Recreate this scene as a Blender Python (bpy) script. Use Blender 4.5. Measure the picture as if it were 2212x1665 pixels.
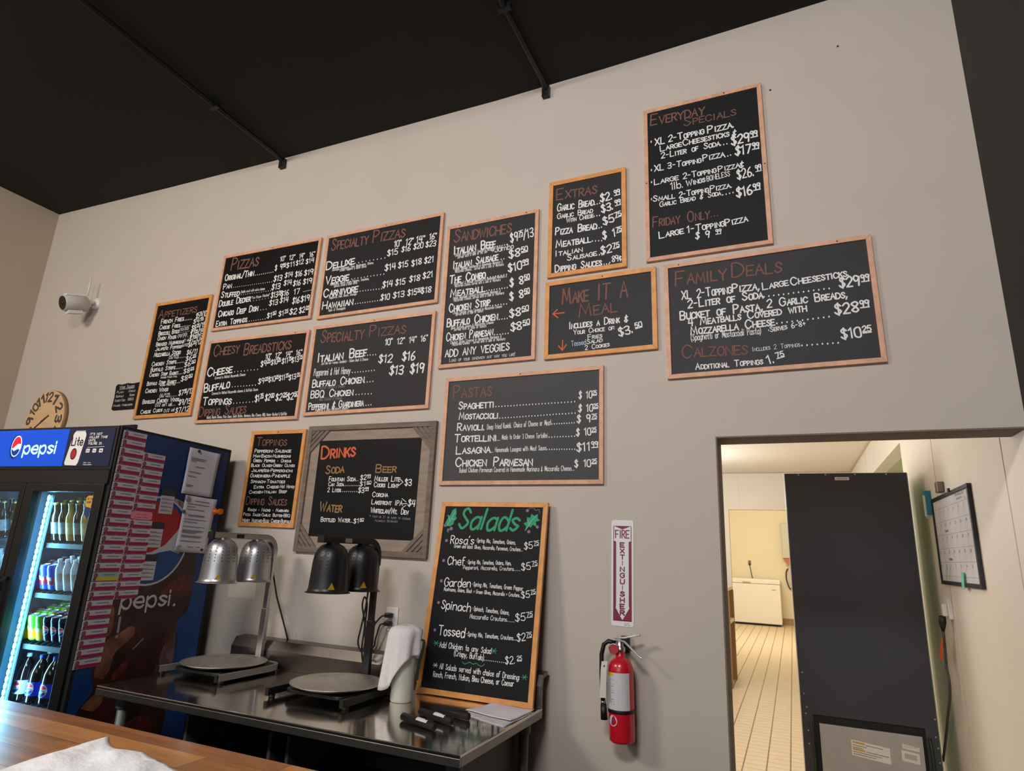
import bpy, bmesh, math, random
from mathutils import Vector, Matrix
for o in list(bpy.data.objects): bpy.data.objects.remove(o)
SC = bpy.context.scene
COL = SC.collection
random.seed(7)

# ------------------------------------------------------------------ camera
cd = bpy.data.cameras.new('camera'); cam = bpy.data.objects.new('camera', cd); COL.objects.link(cam)
cd.sensor_fit = 'HORIZONTAL'; cd.sensor_width = 36.0; cd.lens = 21.7502; cd.clip_start = 0.02; cd.clip_end = 60
RGT = Vector((0.91558589, 0.39991657, 0.04206199)); UPV = Vector((0.0668522, -0.25452399, 0.96475299)); FWD = Vector((-0.39652649, 0.88050229, 0.25977388))
M = Matrix((RGT, UPV, -FWD)).transposed().to_4x4(); M.translation = (0, -2.9, 1.55)
cam.matrix_world = M
SC.camera = cam
SC.view_settings.view_transform = 'Standard'; SC.view_settings.look = 'None'; SC.view_settings.gamma = 1; SC.view_settings.use_curve_mapping = False
SC.view_settings.exposure = 0.0
SC.cycles.max_bounces = 8; SC.cycles.diffuse_bounces = 4; SC.cycles.glossy_bounces = 4; SC.cycles.transparent_max_bounces = 12
SC.cycles.sample_clamp_indirect = 4

# ------------------------------------------------------------------ world and lights
w = bpy.data.worlds.new('world'); SC.world = w; w.use_nodes = True
w.node_tree.nodes['Background'].inputs[0].default_value = (0.5, 0.52, 0.56, 1); w.node_tree.nodes['Background'].inputs[1].default_value = 0.05
def area(name, loc, target, sx, sy, watts, col):
    l = bpy.data.lights.new(name, 'AREA'); l.shape = 'RECTANGLE'; l.size = sx; l.size_y = sy; l.energy = watts; l.color = col
    o = bpy.data.objects.new(name, l); COL.objects.link(o); o.location = loc
    o.rotation_euler = (Vector(target) - Vector(loc)).to_track_quat('-Z', 'Y').to_euler()
    return o
def point(name, loc, watts, col, r):
    l = bpy.data.lights.new(name, 'POINT'); l.energy = watts; l.color = col; l.shadow_soft_size = r
    o = bpy.data.objects.new(name, l); COL.objects.link(o); o.location = loc; return o
area('front_window_light', (-1.2, -8.6, 2.8), (-1.2, 0, 2.8), 6.0, 2.4, 110, (0.88, 0.95, 1.0))
area('dining_ceiling_light', (-4.2, -4.2, 4.15), (-3.6, -1.0, 2.4), 1.2, 0.6, 128, (1.0, 0.89, 0.76))
area('dining_ceiling_light', (-0.6, -4.4, 4.15), (-0.5, -1.0, 2.6), 1.2, 0.6, 135, (1.0, 0.95, 0.94))
point('kitchen_ceiling_light', (-0.95, 2.7, 2.1), 54, (1.0, 0.98, 0.98), 0.14)
point('kitchen_ceiling_light', (-1.1, 5.3, 2.1), 31, (1.0, 0.98, 0.96), 0.14)
area('store_room_light', (-0.8, 11.0, 3.9), (-0.8, 12.5, 0), 1.6, 1.6, 140, (1.0, 0.97, 0.90))

# ------------------------------------------------------------------ materials
def lin(c): return tuple((x/255/12.92 if x/255 <= 0.04045 else ((x/255+0.055)/1.055)**2.4) for x in c)
MATS = {}
def mat(name, c, rough=0.6, metal=0.0, var=0.0, scale=20.0, stretch=(1,1,1), bump=0.0, emit=0.0, coat=0.0, c2=None, spec=0.5, detail=3.0):
    if name in MATS: return MATS[name]
    m = bpy.data.materials.new(name); m.use_nodes = True; nt = m.node_tree; b = nt.nodes['Principled BSDF']
    col = lin(c); b.inputs['Base Color'].default_value = (*col, 1); b.inputs['Roughness'].default_value = rough; b.inputs['Metallic'].default_value = metal
    b.inputs['Coat Weight'].default_value = coat; b.inputs['Specular IOR Level'].default_value = spec
    if var or bump or c2:
        tc = nt.nodes.new('ShaderNodeTexCoord'); mp = nt.nodes.new('ShaderNodeMapping'); mp.inputs['Scale'].default_value = stretch
        n = nt.nodes.new('ShaderNodeTexNoise'); n.inputs['Scale'].default_value = scale; n.inputs['Detail'].default_value = detail
        nt.links.new(tc.outputs['Object'], mp.inputs[0]); nt.links.new(mp.outputs[0], n.inputs['Vector'])
        if var or c2:
            r = nt.nodes.new('ShaderNodeValToRGB'); e = r.color_ramp.elements
            e[0].position = 0.3; e[1].position = 0.7
            a2 = lin(c2) if c2 else tuple(min(1, x*(1+var)) for x in col)
            e[0].color = (*(col if c2 else tuple(x*(1-var) for x in col)), 1); e[1].color = (*a2, 1)
            nt.links.new(n.outputs[0], r.inputs[0]); nt.links.new(r.outputs[0], b.inputs['Base Color'])
        if bump:
            bp = nt.nodes.new('ShaderNodeBump'); bp.inputs['Strength'].default_value = bump; bp.inputs['Distance'].default_value = 0.01
            nt.links.new(n.outputs[0], bp.inputs['Height']); nt.links.new(bp.outputs[0], b.inputs['Normal'])
    if emit:
        b.inputs['Emission Color'].default_value = (*col, 1); b.inputs['Emission Strength'].default_value = emit
    MATS[name] = m
    return m
def glass(name, tint, f=0.08, rough=0.03):
    m = bpy.data.materials.new(name); m.use_nodes = True; nt = m.node_tree; nt.nodes.clear()
    out = nt.nodes.new('ShaderNodeOutputMaterial'); t = nt.nodes.new('ShaderNodeBsdfTransparent'); g = nt.nodes.new('ShaderNodeBsdfGlossy'); mx = nt.nodes.new('ShaderNodeMixShader'); fr = nt.nodes.new('ShaderNodeLayerWeight')
    t.inputs[0].default_value = (*tint, 1); g.inputs['Roughness'].default_value = rough; fr.inputs[0].default_value = 0.12
    pw = nt.nodes.new('ShaderNodeMath'); pw.operation = 'MULTIPLY_ADD'; pw.inputs[1].default_value = 0.5; pw.inputs[2].default_value = 0.03; nt.links.new(fr.outputs['Facing'], pw.inputs[0]); nt.links.new(pw.outputs[0], mx.inputs[0]); nt.links.new(t.outputs[0], mx.inputs[1]); nt.links.new(g.outputs[0], mx.inputs[2]); nt.links.new(mx.outputs[0], out.inputs[0])
    return m

WALLP = mat('wall_paint', (196,186,175), 0.85, var=0.02, scale=3, bump=0.02)
CEILP = mat('black_ceiling_paint', (30,30,28), 0.9, var=0.08, scale=4)
BLACKWALL = mat('black_wall_paint', (46,43,40), 0.85, var=0.06, scale=5)
CREAM = mat('cream_frp_panel', (232,224,211), 0.5, var=0.02, scale=4)
OAK = mat('pale_oak', (214,164,132), 0.55, var=0.14, scale=28, stretch=(1,1,1), bump=0.03)
PINE = mat('honey_pine', (216,150,82), 0.5, var=0.14, scale=28, bump=0.03)
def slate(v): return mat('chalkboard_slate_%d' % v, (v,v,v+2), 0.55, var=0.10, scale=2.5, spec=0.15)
SLATE2 = mat('smooth_black_chalkboard', (20,20,22), 0.55, var=0.06, scale=3, spec=0.18)
GREYWOOD = mat('weathered_grey_wood', (118,104,93), 0.8, var=0.22, scale=9, stretch=(1,6,6), bump=0.1)
GREYWOOD2 = mat('pale_weathered_wood', (150,134,120), 0.8, var=0.14, scale=9, stretch=(1,6,6), bump=0.08)
INK = {'W': mat('white_chalk_ink', (232,232,230), 0.8), 'O': mat('terracotta_chalk_ink', (128,84,73), 0.8), 'R': mat('orange_chalk_ink', (214,100,62), 0.8),
       'T': mat('ochre_chalk_ink', (158,118,72), 0.8), 'G': mat('green_chalk_ink', (52,158,112), 0.8), 'P': mat('purple_chalk_ink', (142,112,156), 0.8),
       'B': mat('pale_blue_chalk_ink', (170,196,216), 0.8), 'D': mat('faint_chalk_ink', (122,124,128), 0.8)}
INKNAME = {'W': 'white_lettering', 'O': 'heading_lettering', 'R': 'orange_lettering', 'T': 'ochre_lettering', 'G': 'green_lettering', 'P': 'purple_dots', 'B': 'blue_lettering', 'D': 'faint_lettering'}
STEEL = mat('worn_stainless_steel', (228,220,211), 0.12, 1.0, var=0.10, scale=14, stretch=(1,8,8))
STEELD = mat('dull_steel_edge', (150,145,140), 0.38, 1.0, var=0.12, scale=10)
ALU = mat('brushed_aluminium', (196,194,192), 0.33, 1.0, var=0.05, scale=30)
PANALU = mat('scuffed_pan_aluminium', (208,203,196), 0.45, 1.0, var=0.12, scale=22)
BLK = mat('black_metal', (20,20,21), 0.4, spec=0.4)
BLKM = mat('matte_black', (14,14,15), 0.7)
BLKP = mat('black_plastic', (18,18,19), 0.45)
WHITE = mat('white_plastic', (226,224,219), 0.5)
PAPER = mat('white_paper', (214,211,212), 0.9, var=0.02, scale=30)
PRINT = mat('grey_print', (120,118,124), 0.9)

# ------------------------------------------------------------------ mesh helpers
class MB:
    def __init__(self): self.v = []; self.f = []; self.sm = []
    def add(self, vs, fs, smooth=False, mx=None):
        n = len(self.v)
        for p in vs: self.v.append(tuple(mx @ Vector(p)) if mx else tuple(p))
        for f in fs: self.f.append([i+n for i in f]); self.sm.append(smooth)
        return self
    def box(self, x0, x1, y0, y1, z0, z1, mx=None):
        v = [(x0,y0,z0),(x1,y0,z0),(x1,y1,z0),(x0,y1,z0),(x0,y0,z1),(x1,y0,z1),(x1,y1,z1),(x0,y1,z1)]
        return self.add(v, [(3,2,1,0),(4,5,6,7),(0,1,5,4),(1,2,6,5),(2,3,7,6),(3,0,4,7)], mx=mx)
    def prism(self, poly, d, frame=None, cap=True):
        # poly in (a,b); extruded along c by d; frame maps (a,b,c) to xyz
        fr = frame or (lambda a,b,c: (a,b,c)); n = len(poly)
        v = [fr(a,b,0) for a,b in poly] + [fr(a,b,d) for a,b in poly]
        fs = [(i,(i+1)%n,n+(i+1)%n,n+i) for i in range(n)]
        if cap: fs += [tuple(range(n-1,-1,-1)), tuple(range(n,2*n))]
        return self.add(v, fs)
    def lathe(self, prof, seg=24, mx=None, cap=True, smooth=True):
        v = []; f = []
        for r, z in prof:
            for k in range(seg):
                t = 2*math.pi*k/seg; v.append((r*math.cos(t), r*math.sin(t), z))
        for j in range(len(prof)-1):
            for k in range(seg): f.append((j*seg+k, j*seg+(k+1)%seg, (j+1)*seg+(k+1)%seg, (j+1)*seg+k))
        self.add(v, f, smooth, mx)
        if cap:
            for j, fl in ((0, True), (len(prof)-1, False)):
                ring = v[j*seg:(j+1)*seg]; self.add(ring, [tuple(range(seg-1,-1,-1)) if fl else tuple(range(seg))], False, mx)
        return self
    def cyl(self, c, r, h, seg=20, mx=None): 
        m = Matrix.Translation(c); return self.lathe([(r,0),(r,h)], seg, (mx @ m) if mx else m)
    def tube(self, pts, r, seg=8, smooth=True, closed=False):
        P = [Vector(p) for p in pts]; n = len(P); v = []; f = []; ref = None
        for i, p in enumerate(P):
            t = (P[min(i+1,n-1)] - P[max(i-1,0)]).normalized()
            if ref is None: ref = t.orthogonal().normalized()
            ref = (ref - t*ref.dot(t)).normalized() if (ref - t*ref.dot(t)).length > 1e-6 else t.orthogonal().normalized()
            b = t.cross(ref); rr = r[i] if isinstance(r, (list,tuple)) else r
            for k in range(seg):
                a = 2*math.pi*k/seg; v.append(tuple(p + ref*math.cos(a)*rr + b*math.sin(a)*rr))
        for i in range(n-1):
            for k in range(seg): f.append((i*seg+k, i*seg+(k+1)%seg, (i+1)*seg+(k+1)%seg, (i+1)*seg+k))
        f.append(tuple(range(seg-1,-1,-1))); f.append(tuple(range((n-1)*seg, n*seg)))
        return self.add(v, f, smooth)
    def bar(self, pts, wd, hd, side=(1,0,0)):
        # rectangular bar swept along pts; wd along 'side', hd across
        P = [Vector(p) for p in pts]; n = len(P); v = []; f = []; s = Vector(side)
        for i, p in enumerate(P):
            t = (P[min(i+1,n-1)] - P[max(i-1,0)]).normalized(); u = t.cross(s).normalized()
            for a, b in ((-1,-1),(1,-1),(1,1),(-1,1)): v.append(tuple(p + s*a*wd/2 + u*b*hd/2))
        for i in range(n-1):
            for k in range(4): f.append((i*4+k, i*4+(k+1)%4, (i+1)*4+(k+1)%4, (i+1)*4+k))
        f.append((3,2,1,0)); f.append(tuple((n-1)*4+k for k in range(4)))
        return self.add(v, f)
    def build(self, name, m, parent=None, bevel=0.0, fix=True, seg=2):
        me = bpy.data.meshes.new(name); me.from_pydata(self.v, [], self.f); me.update()
        me.polygons.foreach_set('use_smooth', self.sm)
        if fix:
            bm = bmesh.new(); bm.from_mesh(me); bmesh.ops.recalc_face_normals(bm, faces=bm.faces)
            bm.to_mesh(me); bm.free()
        me.materials.append(m)
        o = bpy.data.objects.new(name, me); COL.objects.link(o)
        if parent: o.parent = parent
        if bevel:
            b = o.modifiers.new('bevel', 'BEVEL'); b.width = bevel; b.segments = seg; b.limit_method = 'ANGLE'; b.angle_limit = 0.6
        return o
def tag(o, label, cat, group=None):
    o['label'] = label; o['category'] = cat
    if group: o['group'] = group
    return o
def thing(name, label, cat, loc=(0,0,0), rot=(0,0,0), group=None):
    o = bpy.data.objects.new(name, None); COL.objects.link(o); o.location = loc; o.rotation_euler = rot; o.empty_display_size = 0.1
    return tag(o, label, cat, group)
def struct(o): o['kind'] = 'structure'; return o
def dup(root, loc, label, rot=None):
    r = root.copy(); COL.objects.link(r); r.location = loc; r['label'] = label
    if rot is not None: r.rotation_euler = rot
    for ch in root.children:
        c = ch.copy(); COL.objects.link(c); c.parent = r
        for g in ch.children:
            d = g.copy(); COL.objects.link(d); d.parent = c
    return r
ORD = ['first','second','third','fourth','fifth','sixth','seventh','eighth','ninth','tenth','eleventh','twelfth','thirteenth','fourteenth','fifteenth','sixteenth','seventeenth','eighteenth','nineteenth','twentieth','twenty-first','twenty-second','twenty-third','twenty-fourth','twenty-fifth','twenty-sixth','twenty-seventh','twenty-eighth']

# ------------------------------------------------------------------ handwriting: strokes on a 0..10 cap-height grid (letters d..n are heights 0..10)
FONT = {
'A':(6,'0d3n6d 1h5h'),'B':(5,'0d0n ~0n3n5l3i0i ~0i4i5g4d0d'),'C':(6,'~6l4n2n0k0g2d4d6f'),'D':(6,'0d0n ~0n3n6k6g3d0d'),'E':(5,'5n0n0d5d 0i4i'),'F':(5,'5n0n0d 0i4i'),
'G':(6,'~6l4n2n0k0g2d4d6f 6f6i4i'),'H':(6,'0d0n 6d6n 0i6i'),'I':(2,'1d1n'),'J':(5,'~5n5f4d2d0f'),'K':(5,'0d0n 5n0h 2j5d'),'L':(5,'0n0d5d'),'M':(7,'0d1n4f6n7d'),'N':(6,'0d0n6d6n'),
'O':(6,'~3n1m0i1e3d5e6i5m3n'),'P':(5,'0d0n ~0n3n5l3i0i'),'Q':(6,'~3n1m0i1e3d5e6i5m3n 4f6d'),'R':(5,'0d0n ~0n3n5l3i0i 2i5d'),'S':(5,'~5l3n1m1k3i5g4e2d0f'),'T':(6,'0n6n 3n3d'),
'U':(6,'~0n0g1d3d5d6g6n'),'V':(6,'0n3d6n'),'W':(8,'0n2d4l6d8n'),'X':(6,'0n6d 6n0d'),'Y':(6,'0n3i6n 3i3d'),'Z':(6,'0n6n0d6d'),'Ñ':(6,'0d0n6d6n ~0p2q4p6q'),
'0':(5,'~2n0l0f2d4d5f5l4n2n'),'1':(3,'0l2n2d'),'2':(5,'~0l2n4n5k3h0d 0d5d'),'3':(5,'~0m3n5l3i1i ~3i5g4d2d0e'),'4':(5,'1n0h5h 4n4d'),'5':(5,'5n1n0i ~0i3j5g4d2d0e'),'6':(5,'~4n1k0g ~0g1d3d5f4h2i0g'),
'7':(5,'0n5n2d'),'8':(5,'~3i0l3n5l3i0f3d5f3i'),'9':(5,'~5l3n1n0l1i3i5l 5m4d'),'$':(5,'~5l3n1m1k3i5g4e2d0f 3o3c'),'.':(1,'0d0e'),',':(1,'1e0b'),'-':(4,'0i3i'),'/':(4,'0c4o'),':':(1,'0e0f 0i0j'),
"'":(1,'1n0l'),'"':(2,'0n0l 2n2l'),'!':(1,'0n0g 0d0e'),'(':(2,'~2o0j0f2b'),')':(2,'~0o2j2f0b'),'&':(5,'~5k3l1j3h ~3h0f1d3d5f 3n3c'),'*':(4,'2m2g 0l4h 4l0h'),'·':(2,'1g1i'),'↳':(5,'0l0h4h 3j5h3f'),
'¢':(4,'~4j2k0h2e4f 2l2c'),'+':(4,'2k2f 0i4i'),' ':(5,''),
'a':(5,'~5i3j1i0g1d3d5f 5j5d'),'b':(5,'0n0d ~0h2j4j5g4d2d0f'),'c':(4,'~4i2j0h0f2d4e'),'d':(5,'5n5d ~5h3j1j0g1d3d5f'),'e':(5,'0g5g ~5g5h4j2j0h0f2d4d5e'),'f':(4,'~4n2n1l1d 0j3j'),'g':(5,'~5i3j1i0g1d3d5f 5j5c ~5c3a0b'),
'h':(5,'0n0d ~0h2j4j5h5d'),'i':(1,'0j0d 0m0l'),'j':(3,'~2j2b0a 2m2l'),'k':(4,'0n0d 4j0g4d'),'l':(1,'0n0d'),'m':(8,'0j0d ~0h2j4h4d ~4h6j8h8d'),'n':(5,'0j0d ~0h2j4j5h5d'),'o':(4,'~2j1j0h0f1d3d4f4h3j2j'),
'p':(5,'0j0a ~0h2j4j5g4d2d0f'),'q':(5,'5j5a ~5h3j1j0g1d3d5f'),'r':(4,'0j0d ~0h2j4j'),'s':(4,'~4i2j0i2g4f2d0e'),'t':(4,'2n2e4d 0j4j'),'u':(5,'~0j0f2d4d5f 5j5d'),'v':(4,'0j2d4j'),'w':(6,'0j2d3i4d6j'),'x':(4,'0j4d 4j0d'),'y':(5,'0j2d 5j2d0a'),'z':(4,'0j4j0d4d')}
def smooth(P, n=3):
    out = []
    for i in range(len(P)-1):
        p0, p1, p2, p3 = P[max(i-1,0)], P[i], P[i+1], P[min(i+2,len(P)-1)]
        for k in range(n):
            t = k/n; a = []
            for j in range(len(p1)): a.append(0.5*((2*p1[j])+(-p0[j]+p2[j])*t+(2*p0[j]-5*p1[j]+4*p2[j]-p3[j])*t*t+(-p0[j]+3*p1[j]-3*p2[j]+p3[j])*t**3))
            out.append(tuple(a))
    out.append(P[-1]); return out
PARSED = {}
def glyph(ch):
    if ch not in PARSED:
        wd, s = FONT[ch]; L = []
        for st in s.split():
            cur = st[0] == '~'; st = st.lstrip('~')
            P = [(int(st[i]), ord(st[i+1])-100) for i in range(0, len(st), 2)]
            L.append(smooth(P) if cur and len(P) > 2 else P)
        PARSED[ch] = (wd, L)
    return PARSED[ch]
RIB = [0]
def ribbon(mb, P, wd, fr, c):
    # flat pen stroke of width wd with rounded ends along P, lifted to depth c
    h = wd/2; P = [Vector(p) for p in P]; Q = [P[0]]
    for p in P[1:]:
        if (p-Q[-1]).length > h*0.12: Q.append(p)
    if len(Q) == 1: Q.append(Q[0] + Vector((h*0.2, 0)))
    L = []; R = []; n = len(Q)
    for i in range(n):
        t0 = (Q[i]-Q[i-1]).normalized() if i else None; t1 = (Q[i+1]-Q[i]).normalized() if i < n-1 else None
        a = t0 or t1; b = t1 or t0; m = a+b
        if m.length < 0.35:
            na = Vector((-a.y,a.x)); nb = Vector((-b.y,b.x))
            e = Q[i]+a*h*0.6
            L += [e+na*h, e-nb*0+nb*h]; R += [e-na*h, e-nb*h]; continue
        m.normalize(); nn = Vector((-m.y,m.x)); k = h/max(0.55, nn.dot(Vector((-a.y,a.x))))
        L.append(Q[i]+nn*k); R.append(Q[i]-nn*k)
    t = (Q[1]-Q[0]).normalized(); s = (Q[-1]-Q[-2]).normalized()
    nt = Vector((-t.y,t.x)); ns = Vector((-s.y,s.x))
    L = [Q[0]-t*h*0.95+nt*h*0.35, Q[0]-t*h*0.6+nt*h*0.8]+L+[Q[-1]+s*h*0.6+ns*h*0.8, Q[-1]+s*h*0.95+ns*h*0.35]
    R = [Q[0]-t*h*0.95-nt*h*0.35, Q[0]-t*h*0.6-nt*h*0.8]+R+[Q[-1]+s*h*0.6-ns*h*0.8, Q[-1]+s*h*0.95-ns*h*0.35]
    # each stroke lies a hair further out than the last, like paint over paint
    RIB[0] = (RIB[0]+1) % 11; sg_ = 1 if c > 0 else -1; c += sg_*RIB[0]*0.00003; k = len(L); e = sg_*0.000025/k
    vs = [fr(p.x,p.y,c+e*i) for i, p in enumerate(L)]+[fr(p.x,p.y,c+e*i) for i, p in enumerate(R)]
    mb.add(vs, [(i, k+i, k+i+1, i+1) for i in range(k-1)])
def layout(text, sty):
    items = []; x = 0; sup = False; spans = []
    for ch in text:
        if ch == '^':
            if sup: spans.append((s0, x-1.2)); sup = False
            else: sup = True; s0 = x
            continue
        sc = 1.0
        if sty in 'St':
            if ch.islower(): sc = 0.70; ch = ch.upper()
        g = glyph(ch if ch in FONT else ' ')
        k = 0.58 if sup else sc
        items.append((g, x, 4.6 if sup else 0, k)); x += (g[0]+ (3.2 if ch == '.' else 1.9))*k*(0.95 if sc < 1 else 1)
    return items, spans, x
def write(mb, row, fr, c, weight=1.0, jit=0.25):
    sty, text, x0, y0, x1, y1, h = row[1:8]
    items, spans, wd = layout(text, sty)
    wd = max(wd-1.6, 0.5); ang = math.atan2(y1-y0, x1-x0); L = math.hypot(x1-x0, y1-y0); sx = L/wd; sy = h/10*(0.86 if sty in 'St' and row[0] != 'O' else 1)
    pen = {'t': 0.075, 'l': 0.115, 'h': 0.125}.get(sty, 0.135)*h*weight
    if row[0] == 'O': pen = 0.105*h*weight
    pen = min(pen, sx*1.75)
    if set(text) <= set('. '): pen = min(h*0.2, 6.0 if h > 12 else 3.0)
    ca, sa = math.cos(ang), math.sin(ang)
    for (g, gx, gy, k) in items:
        jy = random.uniform(-jit, jit); jr = random.uniform(-0.04, 0.04)
        for P in g[1]:
            Q = []
            for (px, py) in P:
                u = (gx+px*k)*sx + (jr+(0.22 if sty == 'h' else 0))*py*sy*k; v = (gy+jy+py*k)*sy
                Q.append((x0+u*ca-v*sa, y0+u*sa+v*ca))
            ribbon(mb, Q, pen*(0.8 if k < 0.6 else 1), fr, c)
    for a, b in spans:
        u0, u1, v = a*sx, b*sx, 3.4*sy
        ribbon(mb, [(x0+u0*ca-v*sa, y0+u0*sa+v*ca), (x0+u1*ca-v*sa, y0+u1*sa+v*ca)], pen*0.8, fr, c)
def line(mb, text, x0, y, x1, h, fr, c, sty='S', weight=1.0, jit=0.0):
    write(mb, ['W', sty, text, x0, y, x1, y, h], fr, c, weight, jit)
def fill_between(mb, xs, lo, hi, fr, c, n=10):
    # area between two curves as strips, so that it can follow a curved surface
    for i in range(n):
        a, b = xs[0]+(xs[1]-xs[0])*i/n, xs[0]+(xs[1]-xs[0])*(i+1)/n
        mb.add([fr(a,lo(a),c), fr(b,lo(b),c), fr(b,hi(b),c), fr(a,hi(a),c)], [(0,1,2,3)])
def circle(x, y, r, n=24, a0=0, a1=360): return [(x+r*math.cos(math.radians(a0+(a1-a0)*k/n)), y+r*math.sin(math.radians(a0+(a1-a0)*k/n))) for k in range(n if a1-a0 == 360 else n+1)]
def decal(mb, poly, fr, c): mb.add([fr(a,b,c) for a,b in poly], [tuple(range(len(poly)))]); return mb
BOARDS = {"app": [[-3.9814, 0.0, 2.8017], 0.5857, 0.891, -0.0022], "piz": [[-3.1908, 0.0, 3.2438], 0.8946, 0.5798, -0.00855], "chs": [[-3.1879, 0.0, 2.5853], 0.8934, 0.5876, -0.01268], "sp1": [[-2.249, 0.0, 3.2339], 0.8952, 0.592, 0.00242], "sp2": [[-2.2553, 0.0, 2.5961], 0.8987, 0.5836, 0.00088], "san": [[-1.4723, 0.0, 2.98], 0.5908, 0.8922, 0.00607], "ext": [[-0.9009, 0.0, 3.2862], 0.4378, 0.5868, 0.00356], "mak": [[-0.8285, 0.0, 2.7499], 0.5926, 0.4379, 0.00657], "evr": [[-0.2837, 0.0, 3.4542], 0.5972, 0.9035, 0.00261], "fam": [[-0.0376, 0.0, 2.6776], 0.909, 0.594, 0.00942], "pas": [[-1.2529, 0.0, 2.1753], 0.9029, 0.5912, 0.00235], "top": [[-2.8801, 0.0, 1.9277], 0.4418, 0.5885, -0.00777], "dri": [[-2.1874, 0.0, 1.8655], 0.8926, 0.7328, -0.00495], "fir": [[-0.7135, 0.0, 1.483], 0.1028, 0.4635, -0.00411], "sal": [[-1.363, -0.087, 1.342], 0.59, 0.8989, 0.0]}
SALAD_LEAN = 0.14064
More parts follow.
